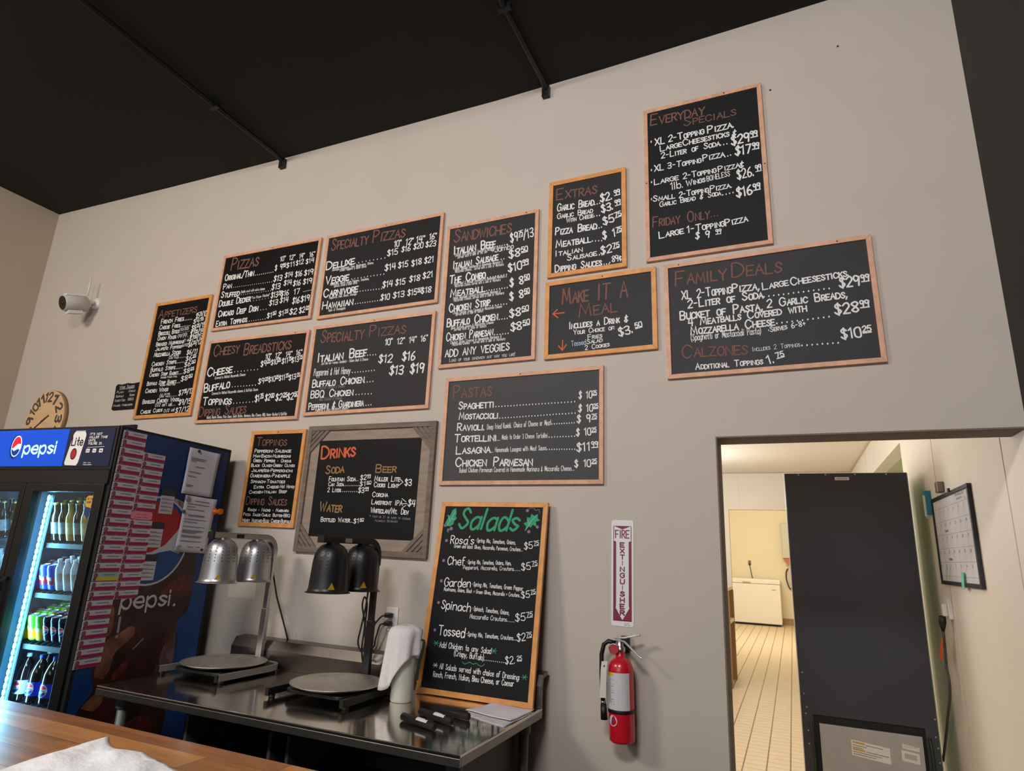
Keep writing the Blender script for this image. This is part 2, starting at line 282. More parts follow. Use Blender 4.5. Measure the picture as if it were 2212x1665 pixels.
WRITING = {
 'app': [
  ["O","S","Appetizers",-240.4,322.0,152.6,325.0,62.2],
  ["W","S","French Fries......",-200.1,274.4,131.8,272.8,41.0],
  ["W","S","$5^75^/10^25^",163.7,273.6,287.2,286.7,47.7],
  ["W","S","Cheese Fries........",-204.0,230.0,127.1,224.0,37.3],
  ["W","S","$4^95^",145.2,236.0,243.6,244.1,36.2],
  ["W","S","Broccoli Bites",-203.4,182.8,9.8,181.5,37.1],
  ["W","S","(10/20)",14.7,195.7,108.1,198.6,21.2],
  ["W","S","......",18.1,182.5,129.3,181.7,23.1],
  ["W","S","$8^75^/15",141.0,185.5,278.5,202.3,42.6],
  ["W","S","Onion Rings",-201.3,143.5,-9.7,140.5,36.9],
  ["W","S","(10/20)",9.9,148.1,102.8,152.7,22.4],
  ["W","S","......",-5.7,142.0,131.6,139.0,23.0],
  ["W","S","$7^25^/14",139.5,141.3,269.0,156.2,42.3],
  ["W","S","Breaded Mushrooms",-204.8,98.4,83.3,96.4,34.7],
  ["W","S","(1 lb)",84.6,107.6,137.6,108.7,20.8],
  ["W","S","$7^50^/13",140.6,103.4,270.6,115.5,42.1],
  ["W","S","Jalapeño Poppers",-203.7,62.8,66.8,61.3,31.8],
  ["W","S","(6/12)",73.4,68.9,131.9,71.5,20.7],
  ["W","S","$6^75^/12",139.1,59.6,268.1,75.3,39.9],
  ["W","S","Mozzarella Sticks",-203.8,15.9,70.2,15.8,38.2],
  ["W","S","$6/11",136.6,3.6,243.8,6.4,38.3],
  ["W","S","(5/10)......",-38.0,-12.4,137.2,-15.1,27.2],
  ["W","S","$6^25^",140.7,-45.1,237.6,-34.9,39.3],
  ["W","S","Chicken Strips......",-205.8,-55.5,134.1,-52.0,35.9],
  ["W","S","$6^50^",137.8,-89.3,239.6,-76.1,39.1],
  ["W","S","Buffalo Strips......",-206.8,-98.5,132.6,-95.0,35.7],
  ["W","S","$8^25^",141.0,-137.4,239.9,-126.6,37.5],
  ["W","S","Chicken Strip Basket....",-209.9,-134.3,135.4,-138.2,32.3],
  ["W","l","Includes French Fries",-85.3,-155.9,82.1,-158.7,15.9],
  ["W","S","$8^50^",131.2,-192.8,237.1,-180.9,40.4],
  ["W","S","Buffalo Strip Basket....",-217.7,-199.7,131.1,-201.9,33.3],
  ["W","l","Includes French Fries",-77.9,-214.0,80.6,-216.7,15.8],
  ["W","S","Chicken Wings",-217.4,-255.9,14.8,-255.0,34.9],
  ["W","S","(6/12)......",-54.9,-296.5,127.1,-298.3,28.0],
  ["W","S","$7^95^/13",134.8,-295.7,275.7,-286.4,42.9],
  ["W","S","Boneless Chicken Wings",-224.1,-336.0,145.1,-335.3,34.6],
  ["W","S","(1/2 lb/1 lb)....",-84.0,-361.9,124.2,-365.7,24.7],
  ["W","S","$9/15",152.6,-363.7,269.5,-358.2,42.4],
  ["W","S","Cheese Curds",-222.7,-409.8,-4.3,-402.2,31.1],
  ["W","S","(1/2 lb)",18.8,-409.3,121.8,-403.7,23.1],
  ["W","S","$7/12",134.3,-419.7,266.7,-410.9,39.1],
 ],
 'piz': [
  ["O","S","Pizzas",-359.6,165.8,-105.4,164.0,92.0],
  ["W","S","10\"",104.1,165.0,147.3,167.6,40.3],
  ["W","S","12\"",183.1,164.5,231.7,163.9,40.0],
  ["W","S","14\"",271.9,162.2,314.2,162.5,39.7],
  ["W","S","16\"",359.3,160.0,403.5,159.9,39.4],
  ["W","S","$ 9^95^",66.8,101.8,158.7,106.6,44.9],
  ["W","S","$11",166.6,107.8,240.9,112.7,39.8],
  ["W","S","$12",251.4,113.3,316.5,119.4,39.5],
  ["W","S","$14",336.1,112.0,405.5,117.1,39.2],
  ["W","S","Original/Thin",-399.2,90.4,-127.6,92.6,54.2],
  ["W","S","...........",-124.7,92.2,63.0,93.2,28.8],
  ["W","S","Pan",-401.9,24.5,-325.0,26.2,46.4],
  ["W","S","....................",-319.1,26.3,66.3,19.9,24.2],
  ["W","S","$13",69.8,21.7,145.2,20.4,46.7],
  ["W","S","$14",166.7,35.4,236.4,34.7,41.7],
  ["W","S","$16",260.6,26.8,318.7,32.0,43.6],
  ["W","S","$19",336.2,27.3,412.4,29.8,43.3],
  ["W","S","Stuffed",-407.6,-40.6,-235.8,-45.7,53.3],
  ["W","l","Double crust with extra cheese",-219.7,-27.0,1.8,-30.4,19.0],
  ["W","S","...............",-233.9,-41.4,71.0,-46.1,23.8],
  ["W","S","$13",64.0,-38.5,140.4,-39.5,46.3],
  ["W","S","$14",169.6,-23.2,238.7,-21.3,41.4],
  ["W","S","$16",252.0,-36.4,317.6,-36.3,43.2],
  ["W","S","$19",338.6,-36.9,413.2,-36.0,42.9],
  ["W","S","Double Decker",-412.8,-107.6,-118.4,-99.1,52.8],
  ["W","l","\"Two Pizzas Stacked\"",-106.8,-86.9,56.3,-82.4,18.7],
  ["W","S",".......",-112.1,-102.2,65.1,-99.1,23.3],
  ["W","S","$13^75^",70.7,-99.8,157.2,-99.5,45.9],
  ["W","S","$16",157.2,-99.5,226.1,-97.1,43.3],
  ["W","S","17",271.6,-100.6,320.8,-98.1,42.8],
  ["W","S","-----",349.5,-99.6,423.4,-96.0,22.3],
  ["W","S","Chicago Deep Dish",-400.4,-185.3,-34.0,-181.0,52.2],
  ["W","S","....",-28.8,-179.4,59.0,-178.4,27.5],
  ["W","S","$13",65.2,-154.8,141.0,-154.9,43.3],
  ["W","S","$14",158.0,-145.9,230.2,-148.1,43.0],
  ["W","S","$16",270.3,-166.0,329.9,-164.4,49.1],
  ["W","S","$19",341.7,-163.7,413.4,-157.3,46.5],
  ["W","S","Extra Toppings",-406.9,-257.9,-119.6,-251.8,47.0],
  ["W","S",".........",-113.8,-252.4,62.3,-249.2,27.4],
  ["W","S","$1^50^",64.6,-247.3,141.0,-238.2,40.5],
  ["W","S","$1^75^",166.4,-245.3,244.0,-236.6,40.1],
  ["W","S","$2",257.8,-240.3,320.7,-243.0,44.2],
  ["W","S","$2^25^",341.0,-241.0,421.7,-235.2,43.8],
 ],
 'chs': [
  ["O","S","Cheesy",-386.0,180.6,-154.9,184.4,77.3],
  ["O","S","Breadsticks",-100.8,167.1,302.3,177.1,79.6],
  ["W","S","10\"",102.1,119.6,149.2,122.4,40.8],
  ["W","S","12\"",186.1,121.7,235.1,124.2,40.4],
  ["W","S","14\"",274.0,123.3,324.8,125.6,40.1],
  ["W","S","16\"",360.0,127.0,407.4,129.5,39.8],
  ["W","S","$9^25^",69.9,69.4,149.8,80.5,42.7],
  ["W","S","$10^25^",158.6,75.7,237.7,84.6,40.3],
  ["W","S","$11^75^",249.4,77.6,327.0,86.4,39.9],
  ["W","S","$13^75^",330.8,79.9,417.0,89.9,39.6],
  ["W","S","Cheese",-408.5,34.7,-185.6,48.5,66.9],
  ["W","S",".........",-186.1,50.7,65.3,53.0,30.6],
  ["W","l","Covered in Melted Mozzarella Cheese",-332.9,10.5,-54.3,18.8,18.5],
  ["W","S","Buffalo",-413.0,-75.7,-183.8,-55.9,65.9],
  ["W","S","..........",-181.4,-54.0,66.3,-53.2,30.1],
  ["W","l","Covered in Melted Mozzarella cheese & Buffalo Sauce",-331.9,-99.1,79.6,-91.1,18.2],
  ["W","S","$9^25^",73.1,-47.4,155.4,-37.8,39.9],
  ["W","S","$10^25^",161.1,-40.2,242.2,-30.7,39.6],
  ["W","S","$11^75^",248.2,-35.1,322.7,-25.4,39.3],
  ["W","S","$13^75^",329.8,-36.0,415.7,-27.1,38.9],
  ["W","S","Toppings",-404.7,-166.1,-143.2,-171.2,60.6],
  ["W","S","........",-143.7,-169.1,69.1,-166.2,29.5],
  ["W","S","$1^75^",69.6,-168.3,138.2,-157.2,49.6],
  ["W","S","$2^00^",154.8,-162.0,226.1,-157.3,47.1],
  ["W","S","$2^25^",243.3,-166.1,333.3,-160.3,48.7],
  ["W","S","$2^50^",339.5,-166.6,424.9,-158.8,48.2],
  ["O","S","Dipping Sauces",-419.1,-246.2,2.0,-236.7,64.3],
  ["W","l","Ranch, Nacho Cheese, Pizza Sauce, Garlic Butter, Marinara, Bleu Cheese, BBQ, Honey Mustard & Buffalo",-339.8,-263.6,355.5,-263.7,19.0],
 ],
 'sp1': [
  ["O","S","Specialty",-399.8,185.4,-109.8,181.6,81.3],
  ["O","S","Pizzas",-68.1,184.4,169.0,182.1,81.3],
  ["W","S","10\"",100.4,122.0,151.1,123.1,48.4],
  ["W","S","12\"",185.7,122.0,238.4,120.1,48.0],
  ["W","S","14\"",261.3,125.9,321.0,122.6,47.6],
  ["W","S","16\"",353.7,128.9,404.6,127.0,44.7],
  ["W","S","$15",55.1,67.5,132.5,71.9,45.7],
  ["W","S","$16",158.2,79.8,224.1,78.4,40.2],
  ["W","S","$20",244.6,82.2,314.3,82.3,42.4],
  ["W","S","$23",332.3,81.6,403.5,78.9,42.0],
  ["W","S","Deluxe",-421.3,48.2,-201.5,56.9,63.8],
  ["W","S",".........",-190.3,57.6,56.3,57.4,36.4],
  ["W","l","Sausage, Pepperoni, Ham, Mushrooms, Onions,",-371.8,32.8,-44.5,32.6,17.4],
  ["W","l","Green Peppers & Black Olives",-305.7,20.0,-97.9,16.2,17.2],
  ["W","S","$14",47.4,-32.4,127.0,-27.7,47.6],
  ["W","S","$15",145.6,-28.2,216.2,-27.3,44.6],
  ["W","S","$18",242.6,-31.5,313.9,-26.1,44.2],
  ["W","S","$21",331.8,-26.6,397.2,-25.3,43.8],
  ["W","S","Veggie",-411.8,-55.8,-229.8,-52.2,62.8],
  ["W","S","............",-227.2,-50.1,57.8,-53.5,35.9],
  ["W","l","Mushrooms, Onions, Green Peppers, Tomatoes,",-371.5,-70.3,-67.5,-73.9,17.1],
  ["W","l","Spinach, Green & Black Olives",-340.0,-86.4,-154.5,-88.2,17.0],
  ["W","S","$14",41.1,-143.4,115.7,-144.4,46.8],
  ["W","S","$15",136.5,-142.6,207.0,-143.3,43.9],
  ["W","S","$18",234.4,-133.0,311.2,-134.9,43.5],
  ["W","S","$21",330.6,-126.0,400.6,-124.8,43.1],
  ["W","S","Carnivore",-412.9,-146.8,-147.4,-143.6,62.0],
  ["W","S","..........",-144.5,-144.0,50.1,-151.9,32.6],
  ["W","l","Pepperoni, Ham, Bacon, Sausage",-366.6,-163.1,-150.3,-164.3,16.9],
  ["W","S","$10",38.4,-227.1,103.7,-228.7,43.8],
  ["W","S","$13",126.9,-224.7,210.0,-224.1,43.4],
  ["W","S","$15^50^",232.9,-222.5,326.9,-223.8,43.0],
  ["W","S","$18",326.7,-221.4,396.5,-221.9,42.5],
  ["W","S","Hawaiian",-412.2,-229.6,-175.4,-227.9,58.7],
  ["W","S","............",-170.0,-226.2,45.4,-228.0,29.8],
  ["W","l","Ham & Pineapple",-359.4,-252.1,-225.4,-251.7,18.2],
 ],
 'sp2': [
  ["O","S","Specialty",-384.6,178.3,-54.4,170.6,80.6],
  ["O","S","Pizzas",-9.4,180.7,245.5,175.8,70.7],
  ["W","S","10\"",112.2,113.0,164.0,114.5,44.4],
  ["W","S","12\"",198.7,111.0,249.5,112.4,41.8],
  ["W","S","14\"",280.9,111.5,330.9,112.9,41.4],
  ["W","S","16\"",361.7,111.9,406.1,113.7,41.1],
  ["W","S","Italian Beef",-389.6,50.0,-19.9,59.7,65.1],
  ["W","S",".....",-27.7,60.4,63.6,58.6,35.8],
  ["W","l","Just like our Famous Sandwich - Italian Beef & Cheese",-356.4,30.3,-0.9,29.5,17.5],
  ["W","S","$12",77.2,6.6,173.8,2.5,54.9],
  ["W","S","$16",243.7,5.8,331.8,4.4,58.3],
  ["W","S","$13",162.6,-72.4,259.3,-76.6,60.2],
  ["W","S","$19",306.6,-75.3,397.9,-78.4,63.5],
  ["W","l","Pepperoni & Hot Honey",-403.4,-37.4,-122.2,-43.7,43.6],
  ["W","S",".........",-107.1,-40.5,65.2,-39.1,31.1],
  ["W","S","Buffalo Chicken",-403.7,-111.5,-16.6,-108.1,54.5],
  ["W","S","....",-9.0,-108.7,63.4,-107.5,34.8],
  ["D","l","Buffalo Chicken & Cheese",-343.1,-126.7,-154.7,-128.6,17.9],
  ["W","S","BBQ Chicken",-405.3,-180.3,-88.4,-180.5,51.6],
  ["W","S",".......",-83.3,-180.8,62.6,-182.9,32.5],
  ["D","l","BBQ Chicken & Cheese",-334.2,-202.2,-162.7,-201.7,18.6],
  ["W","S","Pepperoni & Giardiniera",-409.7,-255.0,-0.9,-251.6,48.9],
  ["W","S","....",1.6,-251.7,65.6,-249.1,31.9],
  ["W","l","Pepperoni & Spicy Giardiniera peppers",-356.3,-267.4,-105.1,-265.7,15.8],
 ],
 'san': [
  ["O","S","Sandwiches",-246.4,334.8,121.7,331.6,81.6],
  ["W","S","Italian Beef",-240.8,254.3,28.4,258.1,59.5],
  ["W","S","......",28.4,258.1,111.6,256.6,33.9],
  ["W","S","$9^75^/13",125.6,267.3,266.1,281.1,64.0],
  ["W","l","Chicago Style Italian Beef Covered in Mozzarella Cheese,",-231.3,240.3,75.9,241.0,18.8],
  ["W","l","Served with a side of Au Jus",-213.9,223.6,-20.7,229.8,18.7],
  ["W","l","↳Jumbo",4.7,222.1,145.5,227.3,35.2],
  ["W","S","Italian Sausage",-240.0,161.9,49.2,171.3,55.2],
  ["W","S","...",52.7,168.7,98.7,172.9,33.4],
  ["W","S","$8^50^",119.8,169.3,231.2,176.4,56.4],
  ["W","l","Italian Sausage Smothered in Homemade Marinara &",-230.0,148.8,80.0,148.4,18.5],
  ["W","l","Mozzarella Cheese... Served with a side of Marinara",-224.0,134.3,87.4,130.8,18.5],
  ["W","S","The Combo",-256.1,69.9,-25.8,71.5,57.9],
  ["W","S",".........",-25.7,69.5,119.3,70.4,33.1],
  ["W","S","$10^99^",120.0,84.5,240.0,97.5,55.6],
  ["W","l","Italian Beef & Sausage Smothered in Homemade Marinara &",-227.0,56.2,110.2,55.7,17.6],
  ["W","l","Mozzarella Cheese..Served with a Side of Marinara",-220.4,41.9,71.8,39.0,17.5],
  ["W","S","Meatball",-244.4,-15.1,-24.6,-13.4,53.7],
  ["W","S",".........",-11.5,-10.8,125.9,-9.5,32.7],
  ["W","S","$ 8^50^",132.2,-7.3,249.3,3.8,54.8],
  ["W","l","Italian Meatballs Covered in Homemade Marinara &",-226.3,-34.1,75.0,-30.9,18.0],
  ["W","l","Mozzarella Cheese..Served with a Side of Marinara",-219.8,-48.1,98.4,-45.1,17.9],
  ["W","S","Chicken Strip",-244.6,-110.3,13.1,-102.1,56.2],
  ["W","S",".......",14.6,-105.4,126.8,-107.8,32.1],
  ["W","S","$ 8^50^",135.6,-90.1,251.9,-78.0,54.0],
  ["W","l","Crispy Chicken Strips Covered in Mozzarella Cheese",-219.8,-126.5,89.0,-124.8,17.7],
  ["W","l","Served with a Side of Ranch",-203.2,-137.7,-27.9,-136.1,17.7],
  ["W","S","Buffalo Chicken",-254.1,-198.7,63.1,-193.6,55.5],
  ["W","S","....",76.1,-195.1,133.6,-194.8,31.4],
  ["W","S","$8^50^",138.5,-190.4,248.9,-179.6,53.2],
  ["W","l","Spicy Buffalo Sauce & Mozzarella Cheese",-228.6,-217.1,41.5,-212.8,17.5],
  ["W","l","Served with a Side of Ranch",-207.2,-229.1,-3.2,-229.3,17.4],
  ["W","S","Chicken Parmesan",-251.2,-284.8,38.3,-280.7,54.8],
  ["W","S","......",51.3,-282.1,143.5,-283.3,31.1],
  ["W","S","$8^50^",148.1,-271.6,257.6,-259.9,52.4],
  ["W","l","Chicken Strips Covered in Homemade Marinara &",-223.7,-305.5,93.8,-302.2,17.2],
  ["W","l","Mozzarella Cheese - Served with a Side of Marinara",-211.2,-317.6,116.6,-318.1,17.2],
  ["W","S","ADD ANY VEGGIES",-252.3,-381.4,144.3,-377.3,47.6],
  ["W","t","Load up your sandwich any way you like!",-222.8,-412.3,179.9,-413.7,23.9],
 ],
 'ext': [
  ["O","S","Extras",-175.9,178.0,53.4,171.5,67.9],
  ["W","S","Garlic Bread",-169.2,105.8,39.6,101.4,51.3],
  ["W","S","...",46.6,101.5,81.5,104.1,34.5],
  ["W","S","$2.^99^",78.0,112.4,184.7,120.0,53.7],
  ["W","S","Garlic Bread",-168.2,58.9,32.8,57.0,35.2],
  ["W","S","With Cheese",-114.3,25.1,37.8,27.2,32.5],
  ["W","S","...",43.4,32.1,81.6,30.5,30.4],
  ["W","S","$3.^99^",85.1,46.4,189.0,58.9,53.1],
  ["W","S","Pizza Bread",-177.1,-39.6,54.1,-45.1,50.2],
  ["W","S","...",57.6,-45.8,92.0,-41.2,33.7],
  ["W","S","$5^75^",95.5,-30.7,193.9,-9.1,52.4],
  ["W","S","Meatball",-171.8,-116.7,23.3,-117.5,49.5],
  ["W","S","....",33.7,-115.7,95.5,-123.1,33.4],
  ["W","S","$ 1^75^",92.1,-115.2,193.2,-102.2,51.7],
  ["W","S","Italian",-175.7,-168.7,-23.6,-166.3,37.8],
  ["W","S","Sausage",-105.5,-206.5,54.7,-201.6,37.2],
  ["W","S","...",58.1,-200.7,95.5,-205.6,32.9],
  ["W","S","$2^75^",81.9,-201.1,179.3,-191.0,51.1],
  ["W","S","Dipping Sauces",-173.7,-262.2,82.0,-262.6,46.2],
  ["W","S","....",85.4,-261.7,132.4,-263.5,32.5],
  ["W","S",".89¢",129.0,-255.8,192.1,-251.9,39.5],
 ],
 'mak': [
  ["O","S","Make IT A",-199.7,83.4,152.4,76.9,86.5],
  ["O","S","Meal",-105.5,-3.0,90.3,3.2,70.2],
  ["W","S","Includes a Drink &",-159.5,-62.5,150.6,-58.5,41.9],
  ["W","S","Your Choice of:",-135.3,-96.4,83.1,-94.1,29.0],
  ["W","S","Fries",-57.7,-130.3,14.8,-128.8,27.2],
  ["B","l","Tossed",-146.1,-159.0,-67.6,-156.4,27.4],
  ["W","S","Salad",-62.9,-155.5,16.1,-151.8,27.1],
  ["W","S","2 Cookies",-72.1,-187.0,53.5,-179.7,27.0],
  ["W","S","$3.^50^",105.2,-133.4,222.0,-110.2,50.1],
  ["R","X",[[-188.5,32.1],[-251.6,33.1]],6.4],
  ["R","X",[[-227.3,54.9],[-251.6,33.1],[-223.0,8.2]],6.4],
  ["R","X",[[-194.5,-121.0],[-195.7,-175.8]],6.2],
  ["R","X",[[-216.8,-149.6],[-195.7,-175.8],[-173.5,-147.3]],6.2],
 ],
 'evr': [
  ["O","S","Everyday",-262.1,353.1,14.3,344.7,66.5],
  ["O","S","Specials",-88.3,301.5,167.6,297.4,50.2],
  ["W","S","·",-265.5,236.8,-256.8,236.0,43.5],
  ["W","S","XL",-239.7,222.9,-190.5,223.1,46.9],
  ["W","S","2-Topping",-169.1,226.2,9.8,230.0,44.3],
  ["W","S","Pizza.",30.0,226.7,166.8,227.9,47.5],
  ["W","S","Large",-213.0,178.7,-103.9,184.3,39.2],
  ["W","S","Cheesesticks",-95.0,184.1,130.8,182.2,40.8],
  ["W","S","&",147.5,177.8,165.3,176.5,40.9],
  ["W","S","2-Liter of Soda",-209.1,135.0,83.5,138.1,38.9],
  ["W","S","...",89.2,138.0,128.7,138.1,30.7],
  ["W","S","$29^99^",142.1,125.7,263.4,130.0,57.6],
  ["W","S","·",-267.5,64.1,-258.9,63.5,42.3],
  ["W","S","XL",-246.0,66.1,-199.2,64.8,42.2],
  ["W","S","3-Topping",-177.4,66.7,-11.2,63.4,38.4],
  ["W","S","Pizza",0.4,67.4,102.9,69.5,41.0],
  ["W","S","...",107.2,66.3,142.0,69.9,30.3],
  ["W","S","$17^99^",155.6,63.1,264.5,59.2,56.9],
  ["W","S","·",-267.6,-8.2,-259.1,-8.7,41.8],
  ["W","S","Large",-248.9,-14.5,-127.7,-10.2,38.2],
  ["W","S","2-Topping",-101.2,-11.5,59.8,-11.5,37.5],
  ["W","S","Pizza",72.7,-13.2,171.1,-7.8,36.7],
  ["W","S","&",172.1,-11.3,191.1,-12.6,39.6],
  ["W","l","1lb.",-164.7,-62.3,-96.9,-60.2,41.0],
  ["W","S","Wings",-86.3,-57.8,4.3,-52.6,37.2],
  ["W","S","BONELESS",15.6,-53.8,125.1,-46.9,33.4],
  ["W","S","$26.^99^",159.4,-74.7,270.2,-67.5,58.9],
  ["W","S","·",-269.5,-108.2,-261.0,-108.6,41.2],
  ["W","S","Small",-257.5,-112.1,-148.3,-113.5,37.7],
  ["W","S","2-Topping",-125.0,-117.1,18.7,-114.7,37.0],
  ["W","S","Pizza.",28.3,-114.8,138.3,-112.7,36.3],
  ["W","S","Garlic Bread & Soda",-223.4,-148.6,76.2,-145.1,32.5],
  ["W","S","....",86.0,-147.2,144.9,-143.6,29.3],
  ["W","S","$16^99^",150.4,-174.1,258.8,-168.5,58.1],
  ["O","S","Friday Only",-261.6,-259.1,15.4,-263.2,57.0],
  ["O","S","...",26.8,-257.0,65.5,-257.0,25.8],
  ["W","S","Large",-230.3,-328.0,-111.0,-321.7,42.9],
  ["W","S","1-Topping",-91.1,-322.8,84.6,-318.5,42.2],
  ["W","S","Pizza",92.6,-320.0,192.3,-312.6,41.2],
  ["W","S","$ 9 ^99^",-52.9,-363.4,65.9,-369.0,41.7],
 ],
 'fam': [
  ["O","S","Family",-399.9,179.5,-164.6,177.1,74.4],
  ["O","S","Deals",-135.4,180.9,77.3,174.3,71.9],
  ["W","S","XL 2-Topping",-372.0,101.7,-144.6,102.4,50.6],
  ["W","S","Pizza,",-137.3,105.7,-19.6,103.0,46.3],
  ["W","S","Large",-4.6,99.2,103.7,105.9,40.1],
  ["W","S","Cheesesticks.",117.0,103.9,359.4,111.7,42.1],
  ["W","S","2-Liter of Soda",-344.6,53.2,-8.8,58.5,47.2],
  ["W","S","..............",-1.6,62.8,281.2,63.5,31.8],
  ["W","S","$29^99^",309.8,61.8,424.5,62.2,53.4],
  ["W","S","Bucket of Pasta,",-383.6,-2.7,-12.9,-2.0,49.7],
  ["W","S","2 Garlic Breads,",8.4,8.3,335.1,12.2,44.6],
  ["W","S","4 Meatballs Covered with",-344.8,-40.5,167.7,-31.2,43.7],
  ["W","S","Mozzarella Cheese",-336.7,-85.0,31.4,-80.9,46.0],
  ["W","S","...........",43.1,-74.6,268.9,-69.8,30.9],
  ["W","S","$28^99^",281.4,-61.3,412.0,-58.5,54.9],
  ["W","l","(Spaghetti or Mostaccioli Pasta)",-336.5,-114.8,-27.4,-115.4,32.3],
  ["W","S","·Serves 6-8+",4.5,-111.3,159.9,-99.1,28.3],
  ["O","S","Calzones",-380.9,-196.0,-95.0,-206.2,61.5],
  ["W","t","Includes 2 Toppings",-69.2,-195.9,128.4,-193.8,24.5],
  ["W","S","........",137.2,-190.7,292.6,-194.2,29.8],
  ["W","S","$10^25^",295.4,-177.3,408.1,-173.0,51.2],
  ["W","S","Additional Toppings",-322.1,-259.8,-30.5,-260.8,34.0],
  ["W","S","1.^75^",-6.1,-263.1,63.4,-247.2,45.1],
 ],
 'pas': [
  ["O","S","Pastas",-398.8,178.1,-169.0,179.9,72.0],
  ["W","S","Spaghetti",-360.3,114.5,-150.7,114.4,47.2],
  ["W","S","..........................",-136.0,115.8,312.3,116.2,27.5],
  ["W","S","$ 10^25^",323.1,132.8,414.2,131.4,41.4],
  ["W","S","Mostaccioli",-353.8,58.2,-123.0,53.8,44.4],
  ["W","S","..........................",-110.8,51.9,315.3,57.9,27.2],
  ["W","S","$ 10^25^",321.7,64.8,420.9,63.7,40.9],
  ["W","S","Ravioli.",-359.6,-3.9,-188.4,-6.4,46.3],
  ["W","l","Deep fried Ravioli. Choice of Cheese or Meat",-181.1,-4.4,178.7,4.3,27.1],
  ["W","S","..........",183.2,7.1,309.4,8.2,26.0],
  ["W","S","$ 9^75^",315.0,8.8,414.7,10.5,42.7],
  ["W","S","Tortellini",-373.2,-65.2,-126.6,-66.8,48.2],
  ["W","S","...",-119.3,-66.1,-102.5,-66.3,17.8],
  ["W","l","Made to Order 3 Cheese Tortellini",-93.1,-61.3,160.1,-60.8,24.4],
  ["W","S","..........",169.1,-59.8,312.5,-59.6,25.8],
  ["W","S","$ 10^25^",312.4,-56.6,412.9,-55.0,40.1],
  ["W","S","Lasagna",-358.2,-131.4,-159.6,-127.6,47.6],
  ["W","S","...",-157.2,-127.7,-137.9,-127.3,17.7],
  ["W","l","Homemade Lasagna with Meat Sauce",-128.3,-126.3,155.1,-123.3,24.2],
  ["W","S","............",159.5,-122.1,313.3,-124.8,25.5],
  ["W","S","$11^99^",315.6,-134.0,421.6,-130.8,45.8],
  ["W","S","Chicken Parmesan",-356.0,-196.4,80.7,-199.9,51.6],
  ["W","S","$ 10^25^",306.0,-212.1,415.7,-209.1,39.1],
  ["W","l","Baked Chicken Parmesan Covered in Homemade Marinara & Mozzarella Cheese...",-330.9,-230.1,306.2,-228.5,24.4],
 ],
 'top': [
  ["O","S","Toppings",-172.8,201.8,71.9,196.7,51.4],
  ["W","S","Pepperoni·Sausage",-177.0,157.1,118.0,153.5,25.3],
  ["W","S","Ham·Bacon·Mushrooms",-181.4,126.9,120.2,122.1,22.7],
  ["W","S","Green Peppers · Onions",-174.3,97.8,129.1,92.4,22.6],
  ["W","S","Black Olives·Green Olives",-187.9,68.2,161.6,64.9,21.7],
  ["W","S","Jalapeños·Pepperoncini",-178.5,36.5,152.4,33.4,22.4],
  ["W","S","Giardiniera·Pineapple",-181.0,2.7,135.7,1.8,24.7],
  ["W","S","Spinach·Tomatoes",-170.3,-32.9,104.5,-32.8,22.9],
  ["W","S","Extra Cheese·",-136.8,-66.2,72.4,-62.8,21.2],
  ["W","l","Hot Honey",76.0,-62.8,187.0,-62.1,20.7],
  ["W","S","Chicken·Italian Beef",-168.8,-97.8,130.4,-91.0,21.1],
  ["O","S","Dipping Sauces",-181.1,-164.2,139.0,-164.4,48.6],
  ["W","S","Ranch · Nacho · Marinara",-156.8,-203.6,165.9,-203.2,21.5],
  ["W","S","Pizza Sauce·Garlic Butter·BBQ",-187.6,-232.1,181.1,-232.5,20.0],
  ["W","S","Honey Mustard·Bleu Cheese·Buffalo",-190.3,-268.6,194.6,-266.4,23.7],
 ],
 'dri': [
  ["R","S","Drinks",-328.4,170.2,-90.0,180.3,82.8],
  ["T","S","Soda",-281.3,79.2,-153.8,85.9,54.9],
  ["T","S","Beer",71.3,86.2,203.3,85.4,50.1],
  ["T","S","Water",-294.4,-134.5,-138.6,-138.8,58.8],
  ["W","S","Fountain Soda",-251.7,36.8,-63.5,37.8,29.7],
  ["W","S","...",-62.2,38.9,-39.6,38.9,16.8],
  ["W","S","$2^99^",-29.9,43.3,38.9,46.0,30.7],
  ["W","S","Can Soda",-250.1,8.4,-142.6,8.6,25.6],
  ["W","S","........",-139.3,9.8,-32.3,10.0,22.5],
  ["W","S","$1^50^",-30.8,8.9,45.3,11.3,28.9],
  ["W","S","2 Liter",-252.1,-25.6,-160.1,-25.0,27.1],
  ["W","S",".........",-155.4,-23.9,-38.0,-23.2,22.4],
  ["W","S","$3^99^",-35.2,-28.7,33.3,-26.0,32.0],
  ["W","S","Miller Lite",68.7,37.7,236.1,34.9,33.1],
  ["W","S","Coors Light",69.5,4.8,230.2,1.0,30.2],
  ["W","X",[[237.8,48.4],[258.9,31.1],[231.0,10.7]],3.8],
  ["W","S","$3",271.6,13.4,314.7,13.5,38.6],
  ["W","S","Corona",66.4,-49.7,166.9,-49.8,29.9],
  ["W","S","Lakefront IPA",64.9,-90.3,269.5,-95.3,29.7],
  ["W","X",[[262.3,-58.5],[289.4,-75.1]],3.7],
  ["W","X",[[271.6,-85.8],[296.6,-84.4]],3.7],
  ["W","X",[[267.7,-108.5],[291.4,-94.0]],3.7],
  ["W","S","$4",302.4,-97.5,348.1,-99.4,39.4],
  ["W","S","Whiteclaw/Mt. Dew",64.1,-136.0,309.1,-142.8,32.2],
  ["D","S","* Must be 21 or older to consume",60.8,-161.8,326.3,-169.9,14.9],
  ["D","S","Alcoholic Beverages",98.5,-184.3,246.6,-185.8,13.8],
  ["W","S","Bottled Water",-274.2,-193.5,-72.5,-192.9,28.7],
  ["W","S","...",-69.1,-192.8,-48.7,-193.3,16.2],
  ["W","S","$1^50^",-44.7,-197.5,21.9,-193.7,27.9],
 ],
 'sal': [
